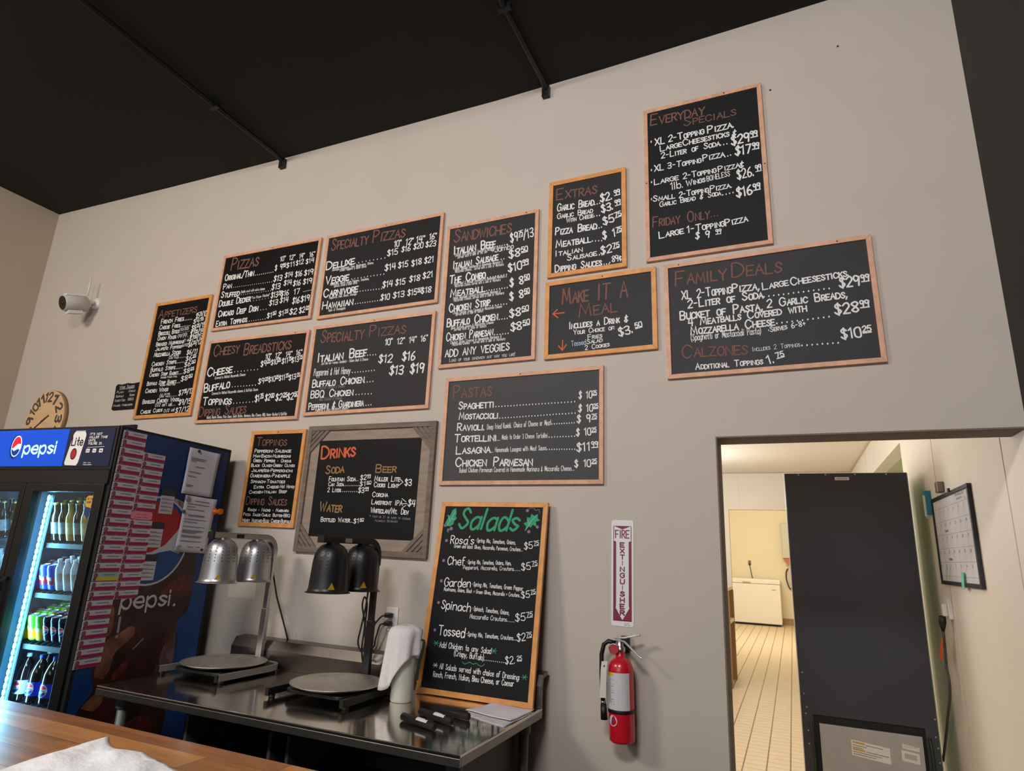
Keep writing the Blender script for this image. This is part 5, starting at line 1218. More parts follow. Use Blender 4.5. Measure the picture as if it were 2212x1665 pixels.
K = {
 'wild': lambda lab: can(lab, MIDG, mat('can_red_blue', (140,26,44),0.3), mat('can_royal', (30,60,160),0.3), 0.0, 0.06, can_mark('can_mark_white', (206,206,216), (60,60,130))),
 'blue': lambda lab: can(lab, MIDG, mat('can_royal', (30,60,160),0.3), mat('can_red_blue', (140,26,44),0.3), 0.028, 0.062, can_mark('can_mark_white', (206,206,216), (60,60,130))),
 'water': lambda lab: bottle('drink_bottle', lab, MIDG, P20, CLR, CAPW, mat('label_silver',(176,178,184),0.3,c2=(120,96,70),scale=26), 0.0243,0.045,0.086,0.012,0.0108),
 'lemon': lambda lab: can(lab, LOWG, mat('can_lime', (86,170,44),0.3), mat('can_lemon', (206,176,30),0.3), 0.003, 0.058, can_mark('can_mark_pale', (216,222,226), (90,120,60))),
 'cola': lambda lab: can(lab, LOWG, mat('can_navy', (18,22,54),0.3), mat('can_navy_band', (16,20,48),0.3), 0.012, 0.1, globe_mark),
 'beer': lambda lab: bottle('beer_bottle', lab, TOPG, PBE, mat('amber_glass', (30,26,22),0.1,coat=0.5), mat('cap_gold',(190,170,90),0.4,0.4), mat('beer_label',(120,130,140),0.4,c2=(60,60,60),scale=22), 0.0267,0.034,0.095,0.009,0.0128),
 'gold': lambda lab: bottle('beer_bottle', lab, TOPG, PBE, mat('gold_lager', (160,140,60),0.1,coat=0.5), mat('cap_gold',(190,170,90),0.4,0.4), mat('lager_label',(196,190,120),0.4,c2=(120,110,70),scale=22), 0.0267,0.034,0.095,0.009,0.0128),
 'two': lambda lab: bottle('soda_bottle', lab, BOTG, P2L, COLAB, mat('cap_blue',(30,70,190),0.4), NAVY, 0.0411,0.0375,0.101,0.015,0.0135, globe_mark),
 'diet': lambda lab: bottle('soda_bottle', lab, BOTG, P2L, COLAB, CAPW, mat('label_silver_blue',(170,186,206),0.35), 0.0411,0.0375,0.101,0.015,0.0135, globe_mark),
 'green': lambda lab: bottle('soda_bottle', lab, BOTG, P2L, mat('green_soda', (36,110,50),0.12,coat=0.5), mat('cap_lime',(110,200,40),0.4), mat('label_green',(50,140,60),0.4), 0.0411,0.0375,0.101,0.015,0.0135)}
ROWN = ['front row','second row','third row','fourth row','fifth row','sixth row','seventh row','back row']
for r in range(8):
    for cidx in range(9):
        x = -0.526+cidx*0.0545; y = 0.138+r*0.062; rise = SLOPE*(y-0.11)+0.0095
        k2 = ('wild','blue','blue','water','water','water','water','blue','blue')[cidx]
        put(k2, K[k2], '%s, %s from left in the %s of the second cooler shelf' % ({'wild':'red and blue can','blue':'blue soda can','water':'clear drink bottle'}[k2], ORD[cidx], ROWN[r]), x, y, SHZ[1]+rise)
        k3 = ('lemon','lemon','lemon','cola','cola','cola','lemon','lemon','cola')[cidx]
        put(k3, K[k3], '%s, %s from left in the %s of the third cooler shelf' % ({'lemon':'lime and yellow can','cola':'dark cola can'}[k3], ORD[cidx], ROWN[r]), x, y, SHZ[2]+rise)
for r in range(4):
    for cidx in range(9):
        x = -0.526+cidx*0.0545; y = 0.138+r*0.082; rise = SLOPE*(y-0.11)+0.0095
        k1 = ('beer','beer','beer','gold','beer','gold','beer','beer','beer')[cidx]
        if cidx < 6 or r > 1: put(k1, K[k1], '%s, %s from left in the %s of the top cooler shelf' % ({'beer':'dark beer bottle','gold':'golden beer bottle'}[k1], ORD[cidx], ROWN[r]), x, y, SHZ[0]+rise)
for r in range(4):
    for cidx in range(5):
        x = -0.508+cidx*0.0945; y = 0.16+r*0.105
        k = ('diet','two','two','two','two')[cidx] if r == 0 else ('green','diet','two','green')[(cidx+r) % 4]
        put(k, K[k], '%s, %s from left in the %s of the lowest shelf' % ({'diet':'silver-labelled big cola bottle','two':'blue-labelled big cola bottle','green':'big green soda bottle'}[k], ORD[cidx], ROWN[r]), x, y, SHZ[3]+0.0005)
# carton of drinks at the right of the top shelf
t = thing('drink_carton', 'pale blue and white carton with a green band on the top cooler shelf', 'carton', cw(-0.135,0.165,SHZ[0]+0.016), (math.atan(SLOPE),0,CA))
m = MB(); m.box(-0.05,0.05,-0.04,0.06,0,0.17); m.build('box', mat('carton_blue', (150,190,216), 0.4), t, 0.004)
m = MB(); m.box(-0.0505,0.0505,-0.0405,0.0605,0.05,0.078); m.build('band', mat('carton_green', (130,190,70), 0.4), t)
for cidx, x in enumerate((-1.1,-1.0,-0.9,-0.8,-0.70)):
    for r in range(2):
        put('cola', K['cola'], 'dark cola can, %s from left, %s behind the left cooler door, third shelf' % (ORD[cidx], ROWN[r]), x, 0.152+r*0.1, SHZ[2]+SLOPE*(0.042+r*0.1)+0.0095)
        put('water', K['water'], 'clear drink bottle, %s from left, %s behind the left cooler door, second shelf' % (ORD[cidx], ROWN[r]), x, 0.152+r*0.1, SHZ[1]+SLOPE*(0.042+r*0.1)+0.0095)
        put('beer', K['beer'], 'dark beer bottle, %s from left, %s behind the left cooler door, top shelf' % (ORD[cidx], ROWN[r]), x, 0.152+r*0.1, SHZ[0]+SLOPE*(0.042+r*0.1)+0.0095)

# ------------------------------------------------------------------ steel work table
TZ = 0.895; TX0, TX1, TY0, TY1 = -2.9, -1.05, -0.857, -0.092
t = thing('steel_work_table', 'stainless steel work table with backsplash carrying the two heat lamps', 'table', (0,0,0))
m = MB(); m.box(TX0,TX1,TY0,TY1,TZ-0.012,TZ); m.build('tabletop', STEEL, t, 0.003)
m = MB(); m.box(TX0,TX1,TY0,TY0+0.012,TZ-0.04,TZ-0.012); m.box(TX1-0.012,TX1,TY0+0.012,TY1,TZ-0.04,TZ-0.012); m.box(TX0,TX0+0.012,TY0+0.012,TY1,TZ-0.04,TZ-0.012); m.build('edge', STEELD, t, 0.002)
m = MB(); m.prism([(-0.118,TZ),(-0.118,0.985),(-0.092,1.03),(-0.03,1.036),(-0.03,1.02),(-0.084,1.012),(-0.092,0.98),(-0.092,TZ)], TX1-TX0, lambda a,b,c: (TX0+c, a, b)); m.build('backsplash', mat('scuffed_backsplash_steel', (128,121,115), 0.36, 1.0, var=0.1, scale=8), t, 0.002)
for x in (TX0+0.09, TX1-0.06):
    for y in (TY0+0.08, TY1-0.06):
        m = MB(); m.tube([(x,y,0.02),(x,y,TZ-0.012)], 0.021, 14); lg = m.build('leg', mat('galvanised_leg', (104,108,110), 0.5, 0.4), t)
        m = MB(); m.lathe([(0.027,0.80),(0.030,0.806),(0.030,TZ-0.014)], 14, Matrix.Translation((x,y,0))); m.build('socket', mat('galvanised_leg', (104,108,110), 0.5, 0.4), lg)
        m = MB(); m.lathe([(0.026,0),(0.026,0.012),(0.018,0.024)], 12, Matrix.Translation((x,y,0))); m.build('foot', BLKP, lg)
m = MB(); m.box(TX0+0.05,TX1-0.02,TY0+0.05,TY1-0.03,0.28,0.30); m.build('undershelf', STEELD, t)
GREYP = mat('grey_metal_cabinet', (78,75,72), 0.5, 0.3, var=0.15, scale=6)
for (x0, x1, lab) in ((-2.47,-1.98,'dark open metal cabinet standing under the steel table, left one'),(-1.90,-1.145,'dark open metal cabinet standing under the steel table, right one')):
    u = thing('storage_cabinet', lab, 'cabinet', ((x0+x1)/2,-0.42,0.302), group='cabinets under the steel table')
    a = (x1-x0)/2
    m = MB(); m.box(-a,-a+0.015,-0.3,0.24,0,0.5); m.box(a-0.015,a,-0.3,0.24,0,0.5); m.box(-a+0.015,a-0.015,0.225,0.24,0,0.5); m.box(-a+0.015,a-0.015,-0.3,0.225,0,0.015); m.build('body', GREYP, u)
    m = MB(); m.box(-a+0.016,a-0.016,-0.28,0.22,0.25,0.262); m.build('shelf', BLKM, u)

# ------------------------------------------------------------------ heat lamps
YT = mat('warning_yellow', (176,138,26), 0.5)
def heat_lamp(lab, px, py, basem, polem, shadem, inner, cx, cy, sh_y):
    t = thing('heat_lamp', lab, 'lamp', (px,py,TZ+0.001), group='heat lamps on the steel table')
    bx, by = cx-px, cy-py
    # base tray: rounded plate on four feet
    m = MB(); m.prism(rrect(bx-0.165,bx+0.165,by-0.17,by+0.215,0.05,6), 0.014, lambda a,b,c: (a,b,0.022+c)); b = m.build('base', basem if basem is BLK else BLKP, t, 0.003)
    for sx in (-1,1):
        P = [(bx+sx*0.2,by-0.215,0.026),(bx+sx*0.2,by+0.13,0.026)] + [(bx+sx*(0.12+0.08*math.cos(math.radians(a))),by+0.13+0.08*math.sin(math.radians(a)),0.026) for a in (20,40,60,80)] + [(bx+sx*0.0,by+0.21,0.026)]
        m = MB(); m.bar(P, 0.03, 0.016, (0,0,1)); m.build('side_rail', basem, b, 0.002)
        m = MB(); m.box(bx+sx*0.2-0.009,bx+sx*0.2+0.009,by-0.222,by-0.2151,0.01,0.042); m.build('rail_cap', BLKP, b)
    for sx in (-1,1):
        for y in (by-0.19, by+0.17):
            m = MB(); m.cyl((bx+sx*0.198,y,0),0.014,0.012,12); m.build('foot', BLKP, b)
    m = MB(); m.lathe([(0.03,0.038),(0.03,0.05),(0.022,0.056)], 16); m.build('pole_socket', polem, t)
    m = MB(); m.box(-0.019,0.019,-0.012,0.012,0.05,0.30); m.box(-0.0155,0.0155,-0.0095,0.0095,0.30,0.585); m.build('pole', polem, t, 0.002)
    pts = [(0,0.0,0.56),(0,0.0,0.60)]
    for k in range(1,9):
        a = math.radians(90*k/8); pts.append((0,-0.075+0.075*math.cos(a),0.60+0.075*math.sin(a)))
    L = sh_y[0]-0.075; pts.append((0,L,0.675))
    m = MB(); m.bar(pts, 0.034, 0.03, (1,0,0)); arm = m.build('arm', polem, t, 0.003)
    m = MB(); m.box(-0.018,0.018,L-0.012,L,0.659,0.691); m.build('end_cap', BLKP, arm)
    m = MB(); m.box(-0.0176,-0.0171,L+0.14,L+0.19,0.664,0.684); m.box(0.0171,0.0176,L+0.14,L+0.19,0.664,0.684); m.build('switch', ALU if polem is BLK else BLKP, arm)
    for i, y in enumerate(sh_y):
        prof = [(0.012,0.214),(0.034,0.211),(0.052,0.201),(0.066,0.184),(0.0755,0.16),(0.080,0.13),(0.083,0.08),(0.0865,0.02),(0.089,0.008),(0.094,0.002),(0.1,0.0)]
        m = MB(); m.lathe(prof, 36, Matrix.Translation((0,y,0.445)), cap=False); sh = m.build('shade', shadem, t)
        so = sh.modifiers.new('thick','SOLIDIFY'); so.thickness = 0.0018; so.offset = -1
        m = MB(); m.cyl((0,y,0.654),0.03,0.008,14); m.build('neck', BLKP if polem is BLK else ALU, sh)
        m = MB(); m.lathe([(0.012,0.14),(0.02,0.13),(0.038,0.08),(0.045,0.06),(0.03,0.045),(0.005,0.04)], 18, Matrix.Translation((0,y,0.445))); m.build('bulb', inner, sh)
        m = MB()
        for k in range(16):
            a0 = 2*math.pi*k/16 + 0.1
            for j in range(5):
                zz = 0.105+j*0.0155; rr = 0.081 if zz < 0.13 else (0.078 if zz < 0.15 else 0.0735 if zz < 0.165 else 0.068)
                rr = 0.0805-0.0*(zz)
                for q in range(len(prof)-1):
                    if prof[q][1] >= zz >= prof[q+1][1]:
                        f = (prof[q][1]-zz)/(prof[q][1]-prof[q+1][1]); rr = prof[q][0]+(prof[q+1][0]-prof[q][0])*f
                c0 = Vector((math.cos(a0)*(rr+0.0012), y+math.sin(a0)*(rr+0.0012), 0.445+zz)); tt = Vector((-math.sin(a0), math.cos(a0), 0))
                m.add([tuple(c0+tt*0.0026*math.cos(s*math.pi/4)+Vector((0,0,0.0026*math.sin(s*math.pi/4)))) for s in range(8)], [tuple(range(8))])
        ho = m.build('vent_holes', mat('dark_vent_hole', (30,28,28), 0.9), sh, fix=False)
        m = MB(); a0 = math.radians(-42); rr = 0.0885
        q = lambda a,z: (math.cos(a)*rr, y+math.sin(a)*rr, 0.445+z)
        m.add([q(a0-0.18,0.016),q(a0+0.18,0.016),q(a0,0.046)], [(0,1,2)]); m.build('warning_sticker', YT, sh, fix=False)
    return t
WARM = mat('frosted_bulb', (200,190,176), 0.4)
BLKS = mat('satin_black_shade', (22,22,24), 0.38)
hl1 = heat_lamp('silver heat lamp with two perforated domes beside the drinks cooler', -2.665,-0.140, mat('grey_cast_metal', (150,144,136), 0.5, 0.5), ALU, mat('satin_aluminium_shade', (176,176,178), 0.36, 0.85, var=0.05, scale=12), WARM, -2.695,-0.348, (-0.355,-0.125))
hl2 = heat_lamp('black heat lamp with two domes in front of the drinks board', -1.925,-0.195, BLK, BLK, BLKS, WARM, -1.925,-0.405, (-0.35,-0.12))
m = MB(); m.tube([(0.0,0.012,0.50),(0.03,0.04,0.36),(0.09,0.085,0.17),(0.1,0.095,0.13)], 0.0045, 8); m.build('power_cord', BLKP, hl1)
m = MB(); m.tube(smooth([(-0.02,-0.02,0.43),(-0.04,0.0,0.36),(-0.07,0.02,0.26),(-0.08,0.02,0.19),(-0.05,0.015,0.15),(-0.03,0.01,0.19),(-0.05,0.02,0.28),(-0.075,0.02,0.36),(-0.06,0.01,0.405),(-0.04,0.01,0.37),(-0.05,0.02,0.24),(-0.06,0.03,0.16),(-0.055,0.05,0.08),(-0.02,0.05,0.03)], 5), 0.0045, 8); m.build('power_cord', BLKP, hl2)
def pan(lab, x, y, z):
    t = thing('pizza_pan', lab, 'pan', (x,y,z), group='pizza pans on the heat lamps')
    m = MB(); m.lathe([(0.0,0.001),(0.175,0.001),(0.192,0.010),(0.205,0.0125),(0.207,0.011),(0.2055,0.009),(0.193,0.007),(0.176,-0.002),(0.0,-0.002)], 56, cap=False); m.build('disc', PANALU, t)
pan('round aluminium pizza pan on the silver heat lamp base', -2.69,-0.348,TZ+0.0475)
pan('round aluminium pizza pan on the black heat lamp base', -1.918,-0.418,TZ+0.0475)

# ------------------------------------------------------------------ wall outlet with two plugged cords
t = thing('wall_outlet', 'white double wall outlet with two black plugs beside the drinks board', 'outlet', (-1.932,0,1.188))
m = MB(); m.box(-0.036,0.036,-0.006,0,-0.058,0.058); pl = m.build('plate', WHITE, t, 0.002)
for z in (0.02,-0.02):
    m = MB(); m.box(-0.015,0.015,-0.0085,-0.006,z-0.012,z+0.012); m.build('socket', WHITE, pl, 0.001)
for i, z in enumerate((0.02,-0.02)):
    t = thing('power_plug', 'black plug and cord in the %s socket of the wall outlet' % ('upper' if i == 0 else 'lower'), 'plug', (-1.932,0,1.188), group='plugs in the wall outlet')
    m = MB(); m.box(-0.026,0.012,-0.04,-0.009,z-0.013,z+0.011); m.build('plug', BLKP, t, 0.005)
    m = MB(); m.tube(smooth([(-0.02,-0.03,z-0.002),(-0.045,-0.035-0.003*i,z-0.01),(-0.08+0.022*i,-0.035-0.003*i,z-0.05),(-0.09+0.018*i,-0.03-0.003*i,z-0.09),(-0.094+0.016*i,-0.022-0.004*i,-0.135),(-0.12+0.012*i,-0.02-0.004*i,-0.15-0.014*i)], 4), 0.0045, 8); m.build('cord', BLKP, t)

# notice on the wall behind the silver lamp
m = MB(); m.box(-0.108,0.108,-0.0015,0,-0.14,0.14)
o = m.build('notice_sheet', mat('cream_paper', (216,206,182), 0.9)); o.location = (-3.005,0,1.362); o.rotation_euler = (0,math.radians(-1.2),0)
tag(o, 'cream paper notice on the wall behind the silver heat lamp', 'paper')

# ------------------------------------------------------------------ bottle under a towel
t = thing('squeeze_bottle', 'cloudy white squeeze bottle on the steel table, half under a towel', 'bottle', (-1.625,-0.335,TZ+0.001))
m = MB(); m.lathe([(0.046,0),(0.05,0.006),(0.05,0.2),(0.047,0.225),(0.036,0.24),(0.03,0.245)], 28); m.build('body', mat('cloudy_plastic', (196,196,184), 0.35, var=0.03, scale=6), t)
m = MB(); m.lathe([(0.031,0.245),(0.031,0.262),(0.012,0.272),(0.008,0.295)], 20); m.build('cap', WHITE, t)
m = MB(); n = 56; rows = 16; v = []; f = []; rnd = [random.uniform(-1,1) for _ in range(8)]
for j in range(rows+1):
    b = j/rows
    for k in range(n):
        a = 2*math.pi*k/n
        front = 0.5+0.5*math.cos(a-math.radians(218))     # hangs low towards the front left
        drop = 0.075+0.165*front**1.1 + 0.02*math.sin(3*a+1.0)
        z = 0.312-drop*max(0,b-0.18)/0.82 - 0.012*(b/0.18)**2*(b < 0.18) - 0.012*(b >= 0.18)
        r = 0.072*min(1,b/0.22)**0.6 + 0.016*b*front + (0.010*math.sin(5*a+rnd[0]*2)+0.006*math.sin(9*a+rnd[1]*3))*b
        r = max(r, 0.066 if b > 0.22 else 0.0)
        v.append((r*math.cos(a)+0.012*b*math.cos(math.radians(200)), r*math.sin(a), z))
    
for j in range(rows):
    for k in range(n): f.append((j*n+k,j*n+(k+1)%n,(j+1)*n+(k+1)%n,(j+1)*n+k))
m.add(v, f, True); o = m.build('hand_towel', mat('white_terry_cloth', (222,218,218), 0.95, var=0.03, scale=60, bump=0.25)); o.location = (-1.625,-0.335,TZ)
s = o.modifiers.new('thick','SOLIDIFY'); s.thickness = 0.004; s.offset = 1
tag(o, 'white cloth towel draped over the squeeze bottle on the steel table', 'towel')
m = MB(); m.bar(smooth([(-1.56,-0.325,1.155),(-1.535,-0.33,1.15),(-1.53,-0.34,1.12),(-1.54,-0.345,1.07),(-1.545,-0.345,1.03),(-1.548,-0.345,0.99)], 4), 0.014, 0.003, (0.6,0.8,0)); o = m.build('lanyard_strap', mat('dark_green_strap', (34,40,34), 0.8)); tag(o, 'dark strap hanging from under the towel', 'strap')

# ------------------------------------------------------------------ black markers on the table
mk = None
for (x, y, az, lab) in ((-1.355,-0.632,-19,'black marker with white sticker, nearest the table front edge'),(-1.338,-0.53,-19,'black marker with white sticker, middle of the three on the table'),(-1.300,-0.447,-12,'black marker without sticker, beside the papers on the table')):
    st = 'without' not in lab
    t = thing('marker_pen', lab, 'marker', (x,y,TZ+0.001), (0,0,math.radians(az)), 'black markers on the steel table')
    mx = Matrix.Translation((0,0,0.0145)) @ Matrix.Rotation(math.pi/2,4,'Y')
    k = 1.0 if st else 0.8
    m = MB(); m.lathe([(0.011,-0.095*k),(0.0145,-0.09*k),(0.0145,0.04*k)], 18, mx); m.build('barrel', BLKP, t)
    m = MB(); m.lathe([(0.0135,0.04*k),(0.0143,0.043*k),(0.0143,0.096*k),(0.011,0.1*k)], 18, mx); m.build('cap', BLKM, t)
    m = MB(); m.box(0.045*k,0.09*k,-0.003,0.003,0.0285,0.033); m.build('clip', BLKP, t)
    if st:
        m = MB(); v = []
        for j in range(9):
            a = math.radians(30+130*j/8); v += [(0.0, -0.0149*math.cos(a)*1.0, 0.0145+0.0149*math.sin(a)), (0.062, -0.0149*math.cos(a), 0.0145+0.0149*math.sin(a))]
        m.add(v, [(2*j,2*j+1,2*j+3,2*j+2) for j in range(8)]); m.build('sticker', PAPER, t, fix=False)

# ------------------------------------------------------------------ papers at the table end
def sheet(name, lab, cat, pts, z, matl, amp=0.002, group=None, n=12, seed=1):
    A, B_, C_, D_ = [Vector((*p,0)) for p in pts]; rg = random.Random(seed); ph = [rg.uniform(0,6) for _ in range(6)]
    v = []; f = []
    for j in range(n+1):
        for i in range(n+1):
            a, b = i/n, j/n; p = (A*(1-a)+B_*a)*(1-b)+(D_*(1-a)+C_*a)*b
            h = amp*(1+math.sin(6*a+ph[0])*math.cos(5*b+ph[1])*0.6+math.sin(11*a*b+ph[2])*0.4)
            v.append((p.x,p.y,z+max(0.0004,h)))
    for j in range(n):
        for i in range(n): f.append((j*(n+1)+i,j*(n+1)+i+1,(j+1)*(n+1)+i+1,(j+1)*(n+1)+i))
    m = MB(); m.add(v,f,True); o = m.build(name, matl); s = o.modifiers.new('thick','SOLIDIFY'); s.thickness = 0.0006; s.offset = -1
    return tag(o, lab, cat, group)
sheet('paper_sheet','white printed paper at the end of the steel table, lower sheet', 'paper', [(-1.318,-0.38),(-1.065,-0.478),(-1.052,-0.21),(-1.275,-0.17)], TZ+0.0008, mat('printed_paper', (224,220,226), 0.9, c2=(176,172,182), scale=26, stretch=(1,7,1)), 0.0015, 'papers on the steel table')
sheet('paper_sheet','white paper on top of the other sheet below the salads board', 'paper', [(-1.30,-0.345),(-1.07,-0.40),(-1.055,-0.175),(-1.255,-0.158)], TZ+0.005, mat('plain_paper', (224,220,226), 0.9, var=0.05, scale=12), 0.003, 'papers on the steel table', seed=4)

# ------------------------------------------------------------------ wooden front counter
def butcher():
    m = bpy.data.materials.new('butcher_block'); m.use_nodes = True; nt = m.node_tree; b = nt.nodes['Principled BSDF']; b.inputs['Roughness'].default_value = 0.3; b.inputs['Coat Weight'].default_value = 0.25; b.inputs['Coat Roughness'].default_value = 0.15
    N = nt.nodes.new; Lk = nt.links.new
    tc = N('ShaderNodeTexCoord'); br = N('ShaderNodeTexBrick'); Lk(tc.outputs['Object'], br.inputs['Vector'])
    br.inputs['Scale'].default_value = 1; br.inputs['Brick Width'].default_value = 0.55; br.inputs['Row Height'].default_value = 0.088; br.inputs['Mortar Size'].default_value = 0.0012; br.offset = 0.37
    br.inputs['Color1'].default_value = (*lin((206,146,84)),1); br.inputs['Color2'].default_value = (*lin((160,102,50)),1); br.inputs['Mortar'].default_value = (*lin((112,70,38)),1); br.inputs['Bias'].default_value = 0.0
    mp = N('ShaderNodeMapping'); mp.inputs['Scale'].default_value = (2,22,8); Lk(tc.outputs['Object'], mp.inputs[0]); n = N('ShaderNodeTexNoise'); n.inputs['Scale'].default_value = 1.6; n.inputs['Detail'].default_value = 5; n.inputs['Distortion'].default_value = 0.6; Lk(mp.outputs[0], n.inputs['Vector'])
    r = N('ShaderNodeValToRGB'); r.color_ramp.elements[0].color = (0.62,0.55,0.5,1); r.color_ramp.elements[1].color = (1.15,1.1,1.05,1); r.color_ramp.elements[0].position = 0.3; r.color_ramp.elements[1].position = 0.7; Lk(n.outputs[0], r.inputs[0])
    mu = N('ShaderNodeMixRGB'); mu.blend_type = 'MULTIPLY'; mu.inputs[0].default_value = 1; Lk(br.outputs[0], mu.inputs[1]); Lk(r.outputs[0], mu.inputs[2]); Lk(mu.outputs[0], b.inputs['Base Color'])
    return m
t = thing('front_counter', 'varnished butcher-block counter in the foreground', 'counter', (0,0,0))
m = MB(); m.box(-4.6,0.2,-2.30,-1.607,1.01,1.05); m.build('worktop', butcher(), t, 0.004)
m = MB(); m.box(-4.55,0.15,-2.2,-1.70,0.08,1.01); m.build('base', mat('counter_front_paint', (96,84,74), 0.6), t)
m = MB(); m.box(-4.5,0.1,-2.15,-1.75,0,0.08); m.build('plinth', BLKP, t)
# crumpled paper napkin on the counter
NAP = mat('napkin_white', (250,250,252), 0.9, var=0.02, scale=60, bump=0.35)
m = MB(); n = 30; v = []; f = []; rg = random.Random(5)
from mathutils import noise as NZ
A, B_, C_, D_ = Vector((-1.632,-1.692,0)), Vector((-1.215,-1.79,0)), Vector((-1.12,-2.16,0)), Vector((-1.60,-2.12,0))
for j in range(n+1):
    for i in range(n+1):
        a, b = i/n, j/n; p = (A*(1-a)+B_*a)*(1-b)+(D_*(1-a)+C_*a)*b
        q = 0.024*abs(NZ.noise(Vector((a*3.2,b*3.2,0.3))))+0.010*abs(NZ.noise(Vector((a*9,b*9,2.3))))
        p.y -= 0.035*math.sin(math.pi*min(1,a*2.2))*(1-b)*0.8; p.x += 0.04*b*math.sin(3*b)
        v.append((p.x,p.y,1.0515+q*min(1,6*min(a,1-a,b,1-b)+0.25)))
for j in range(n):
    for i in range(n): f.append((j*(n+1)+i,j*(n+1)+i+1,(j+1)*(n+1)+i+1,(j+1)*(n+1)+i))
m.add(v,f,True); o = m.build('paper_napkin', NAP); s = o.modifiers.new('thick','SOLIDIFY'); s.thickness = 0.001; s.offset = 1
tag(o, 'crumpled white paper napkin on the wooden counter', 'napkin')
m = MB(); m.prism([(-1.165,-1.75),(-1.00,-1.725),(-0.80,-1.74),(-0.62,-1.95),(-1.00,-2.0),(-1.15,-1.82)], 0.012, lambda a,b,c: (a,b,1.0502+c)); o = m.build('wooden_board', mat('pale_bamboo_board', (206,160,100), 0.5, var=0.06, scale=10, stretch=(2,14,1)), None, 0.002)
tag(o, 'flat pale wooden board lying on the counter beside the napkin', 'board')

# ------------------------------------------------------------------ kitchen: tall fridge seen from behind
FY = 2.05
FX0, FX1, FZ = -0.02, 0.757, 2.188
t = thing('upright_fridge', 'tall fridge turned to show its plain black back in the kitchen doorway', 'fridge', (0,0,0))
m = MB(); m.box(FX0,FX1,FY+0.02,FY+0.60,0.12,FZ+0.004); m.build('body', mat('fridge_cream_shell', (224,216,196), 0.4), t, 0.004)
m = MB(); m.box(FX1,FX1+0.002,FY+0.022,FY+0.598,0.125,FZ); m.build('green_bounce_side', mat('fridge_bounce_green', (84,150,62), 0.5), t)  # made-up green side, added to bounce green onto the shaded wall
FBK = mat('fridge_back_black', (50,52,60), 0.42, var=0.12, scale=3)
m = MB(); m.box(FX0+0.006,FX1-0.006,FY,FY+0.02,0.60,FZ); m.box(FX0+0.006,FX0+0.075,FY,FY+0.02,0.05,0.60); m.box(FX1-0.075,FX1-0.006,FY,FY+0.02,0.05,0.60); bk = m.build('back_panel', FBK, t, 0.002)
m = MB(); m.box(FX0+0.075,FX1-0.075,FY+0.019,FY+0.021,0.12,0.60); m.build('machine_bay', BLKM, t)
m = MB(); m.box(0.088,0.662,FY-0.012,FY+0.012,0.17,0.552); cp = m.build('compressor_cover', mat('galvanised_cover', (172,168,164), 0.5, 0.3, var=0.06, scale=12), t, 0.003)
fK = lambda u,v,cc: (u, FY-cc, v); yk = 0.0125
LB = mat('label_white', (220,216,206), 0.6)
m = MB(); m.add([fK(u,v,yk) for u,v in ((0.265,0.395),(0.478,0.372),(0.478,0.462),(0.265,0.485))], [(0,1,2,3)]); wl = m.build('warning_label', LB, cp, fix=False)
m = MB()
for v in (0.468,0.428): m.add([fK(a,b,yk+0.0004) for a,b in ((0.272,v-0.001),(0.34,v-0.008),(0.34,v+0.003),(0.272,v+0.01))], [(0,1,2,3)])
m.build('caution_band', mat('caution_ochre', (196,160,50), 0.6), wl, fix=False)
m = MB()
for k, (a, b) in enumerate(((0.345,0.44),(0.272,0.35),(0.272,0.33),(0.345,0.47),(0.272,0.43),(0.272,0.40))):
    v = 0.466-k*0.0125; m.add([fK(a,v-(a-0.272)*0.1,yk+0.0004),fK(b,v-(b-0.272)*0.1,yk+0.0004),fK(b,v+0.004-(b-0.272)*0.1,yk+0.0004),fK(a,v+0.004-(a-0.272)*0.1,yk+0.0004)], [(0,1,2,3)])
m.build('label_print', PRINT, wl, fix=False)
m = MB(); m.add([fK(u,v,yk) for u,v in ((0.548,0.475),(0.638,0.465),(0.638,0.49),(0.548,0.50))], [(0,1,2,3)]); m.add([fK(u,v,yk) for u,v in ((0.54,0.405),(0.635,0.395),(0.635,0.455),(0.54,0.465))], [(0,1,2,3)]); sl = m.build('serial_label', LB, cp, fix=False)
m = MB(); line(m, 'COLD-PRO', 0.556, 0.482, 0.63, 0.01, fK, yk+0.0004, weight=1.4); m.add([fK(u,v,yk+0.0004) for u,v in ((0.555,0.42),(0.62,0.413),(0.62,0.443),(0.555,0.45))], [(0,1,2,3)]); m.build('serial_print', mat('light_grey_print', (176,174,172), 0.8), sl, fix=False)
m = MB(); m.prism(rrect(0.312,0.402,2.138,2.16,0.004), -0.0012, lambda a,b,c: (a, FY+c, b)); tl = m.build('top_label', LB, bk)
m = MB(); m.add([fK(u,v,0.0016) for u,v in ((0.322,2.143),(0.392,2.143),(0.392,2.154),(0.322,2.154))], [(0,1,2,3)]); m.build('top_label_print', mat('light_grey_print', (176,174,172), 0.8), tl, fix=False)
m = MB()
for x, z in ((0.08,2.178),(0.255,2.178),(0.44,2.178),(0.63,2.178),(0.01,0.72),(0.008,0.85),(0.02,0.64),(0.012,0.6),(0.742,0.66),(0.735,0.56),(0.74,0.5),(0.02,0.5),(0.02,0.42),(0.74,0.42)):
    m.lathe([(0.0055,0),(0.004,0.002)], 8, Matrix.Translation((x,FY,z)) @ Matrix.Rotation(math.pi/2,4,'X'))
m.build('rivets', ALU, bk)
m = MB(); m.tube(smooth([(0.04,FY+0.0,0.55),(0.045,FY-0.02,0.45),(0.05,FY-0.02,0.3),(0.045,FY,0.2)]), 0.008, 8); m.build('tubing', mat('dark_pipe', (40,52,46), 0.4, 0.4), t)
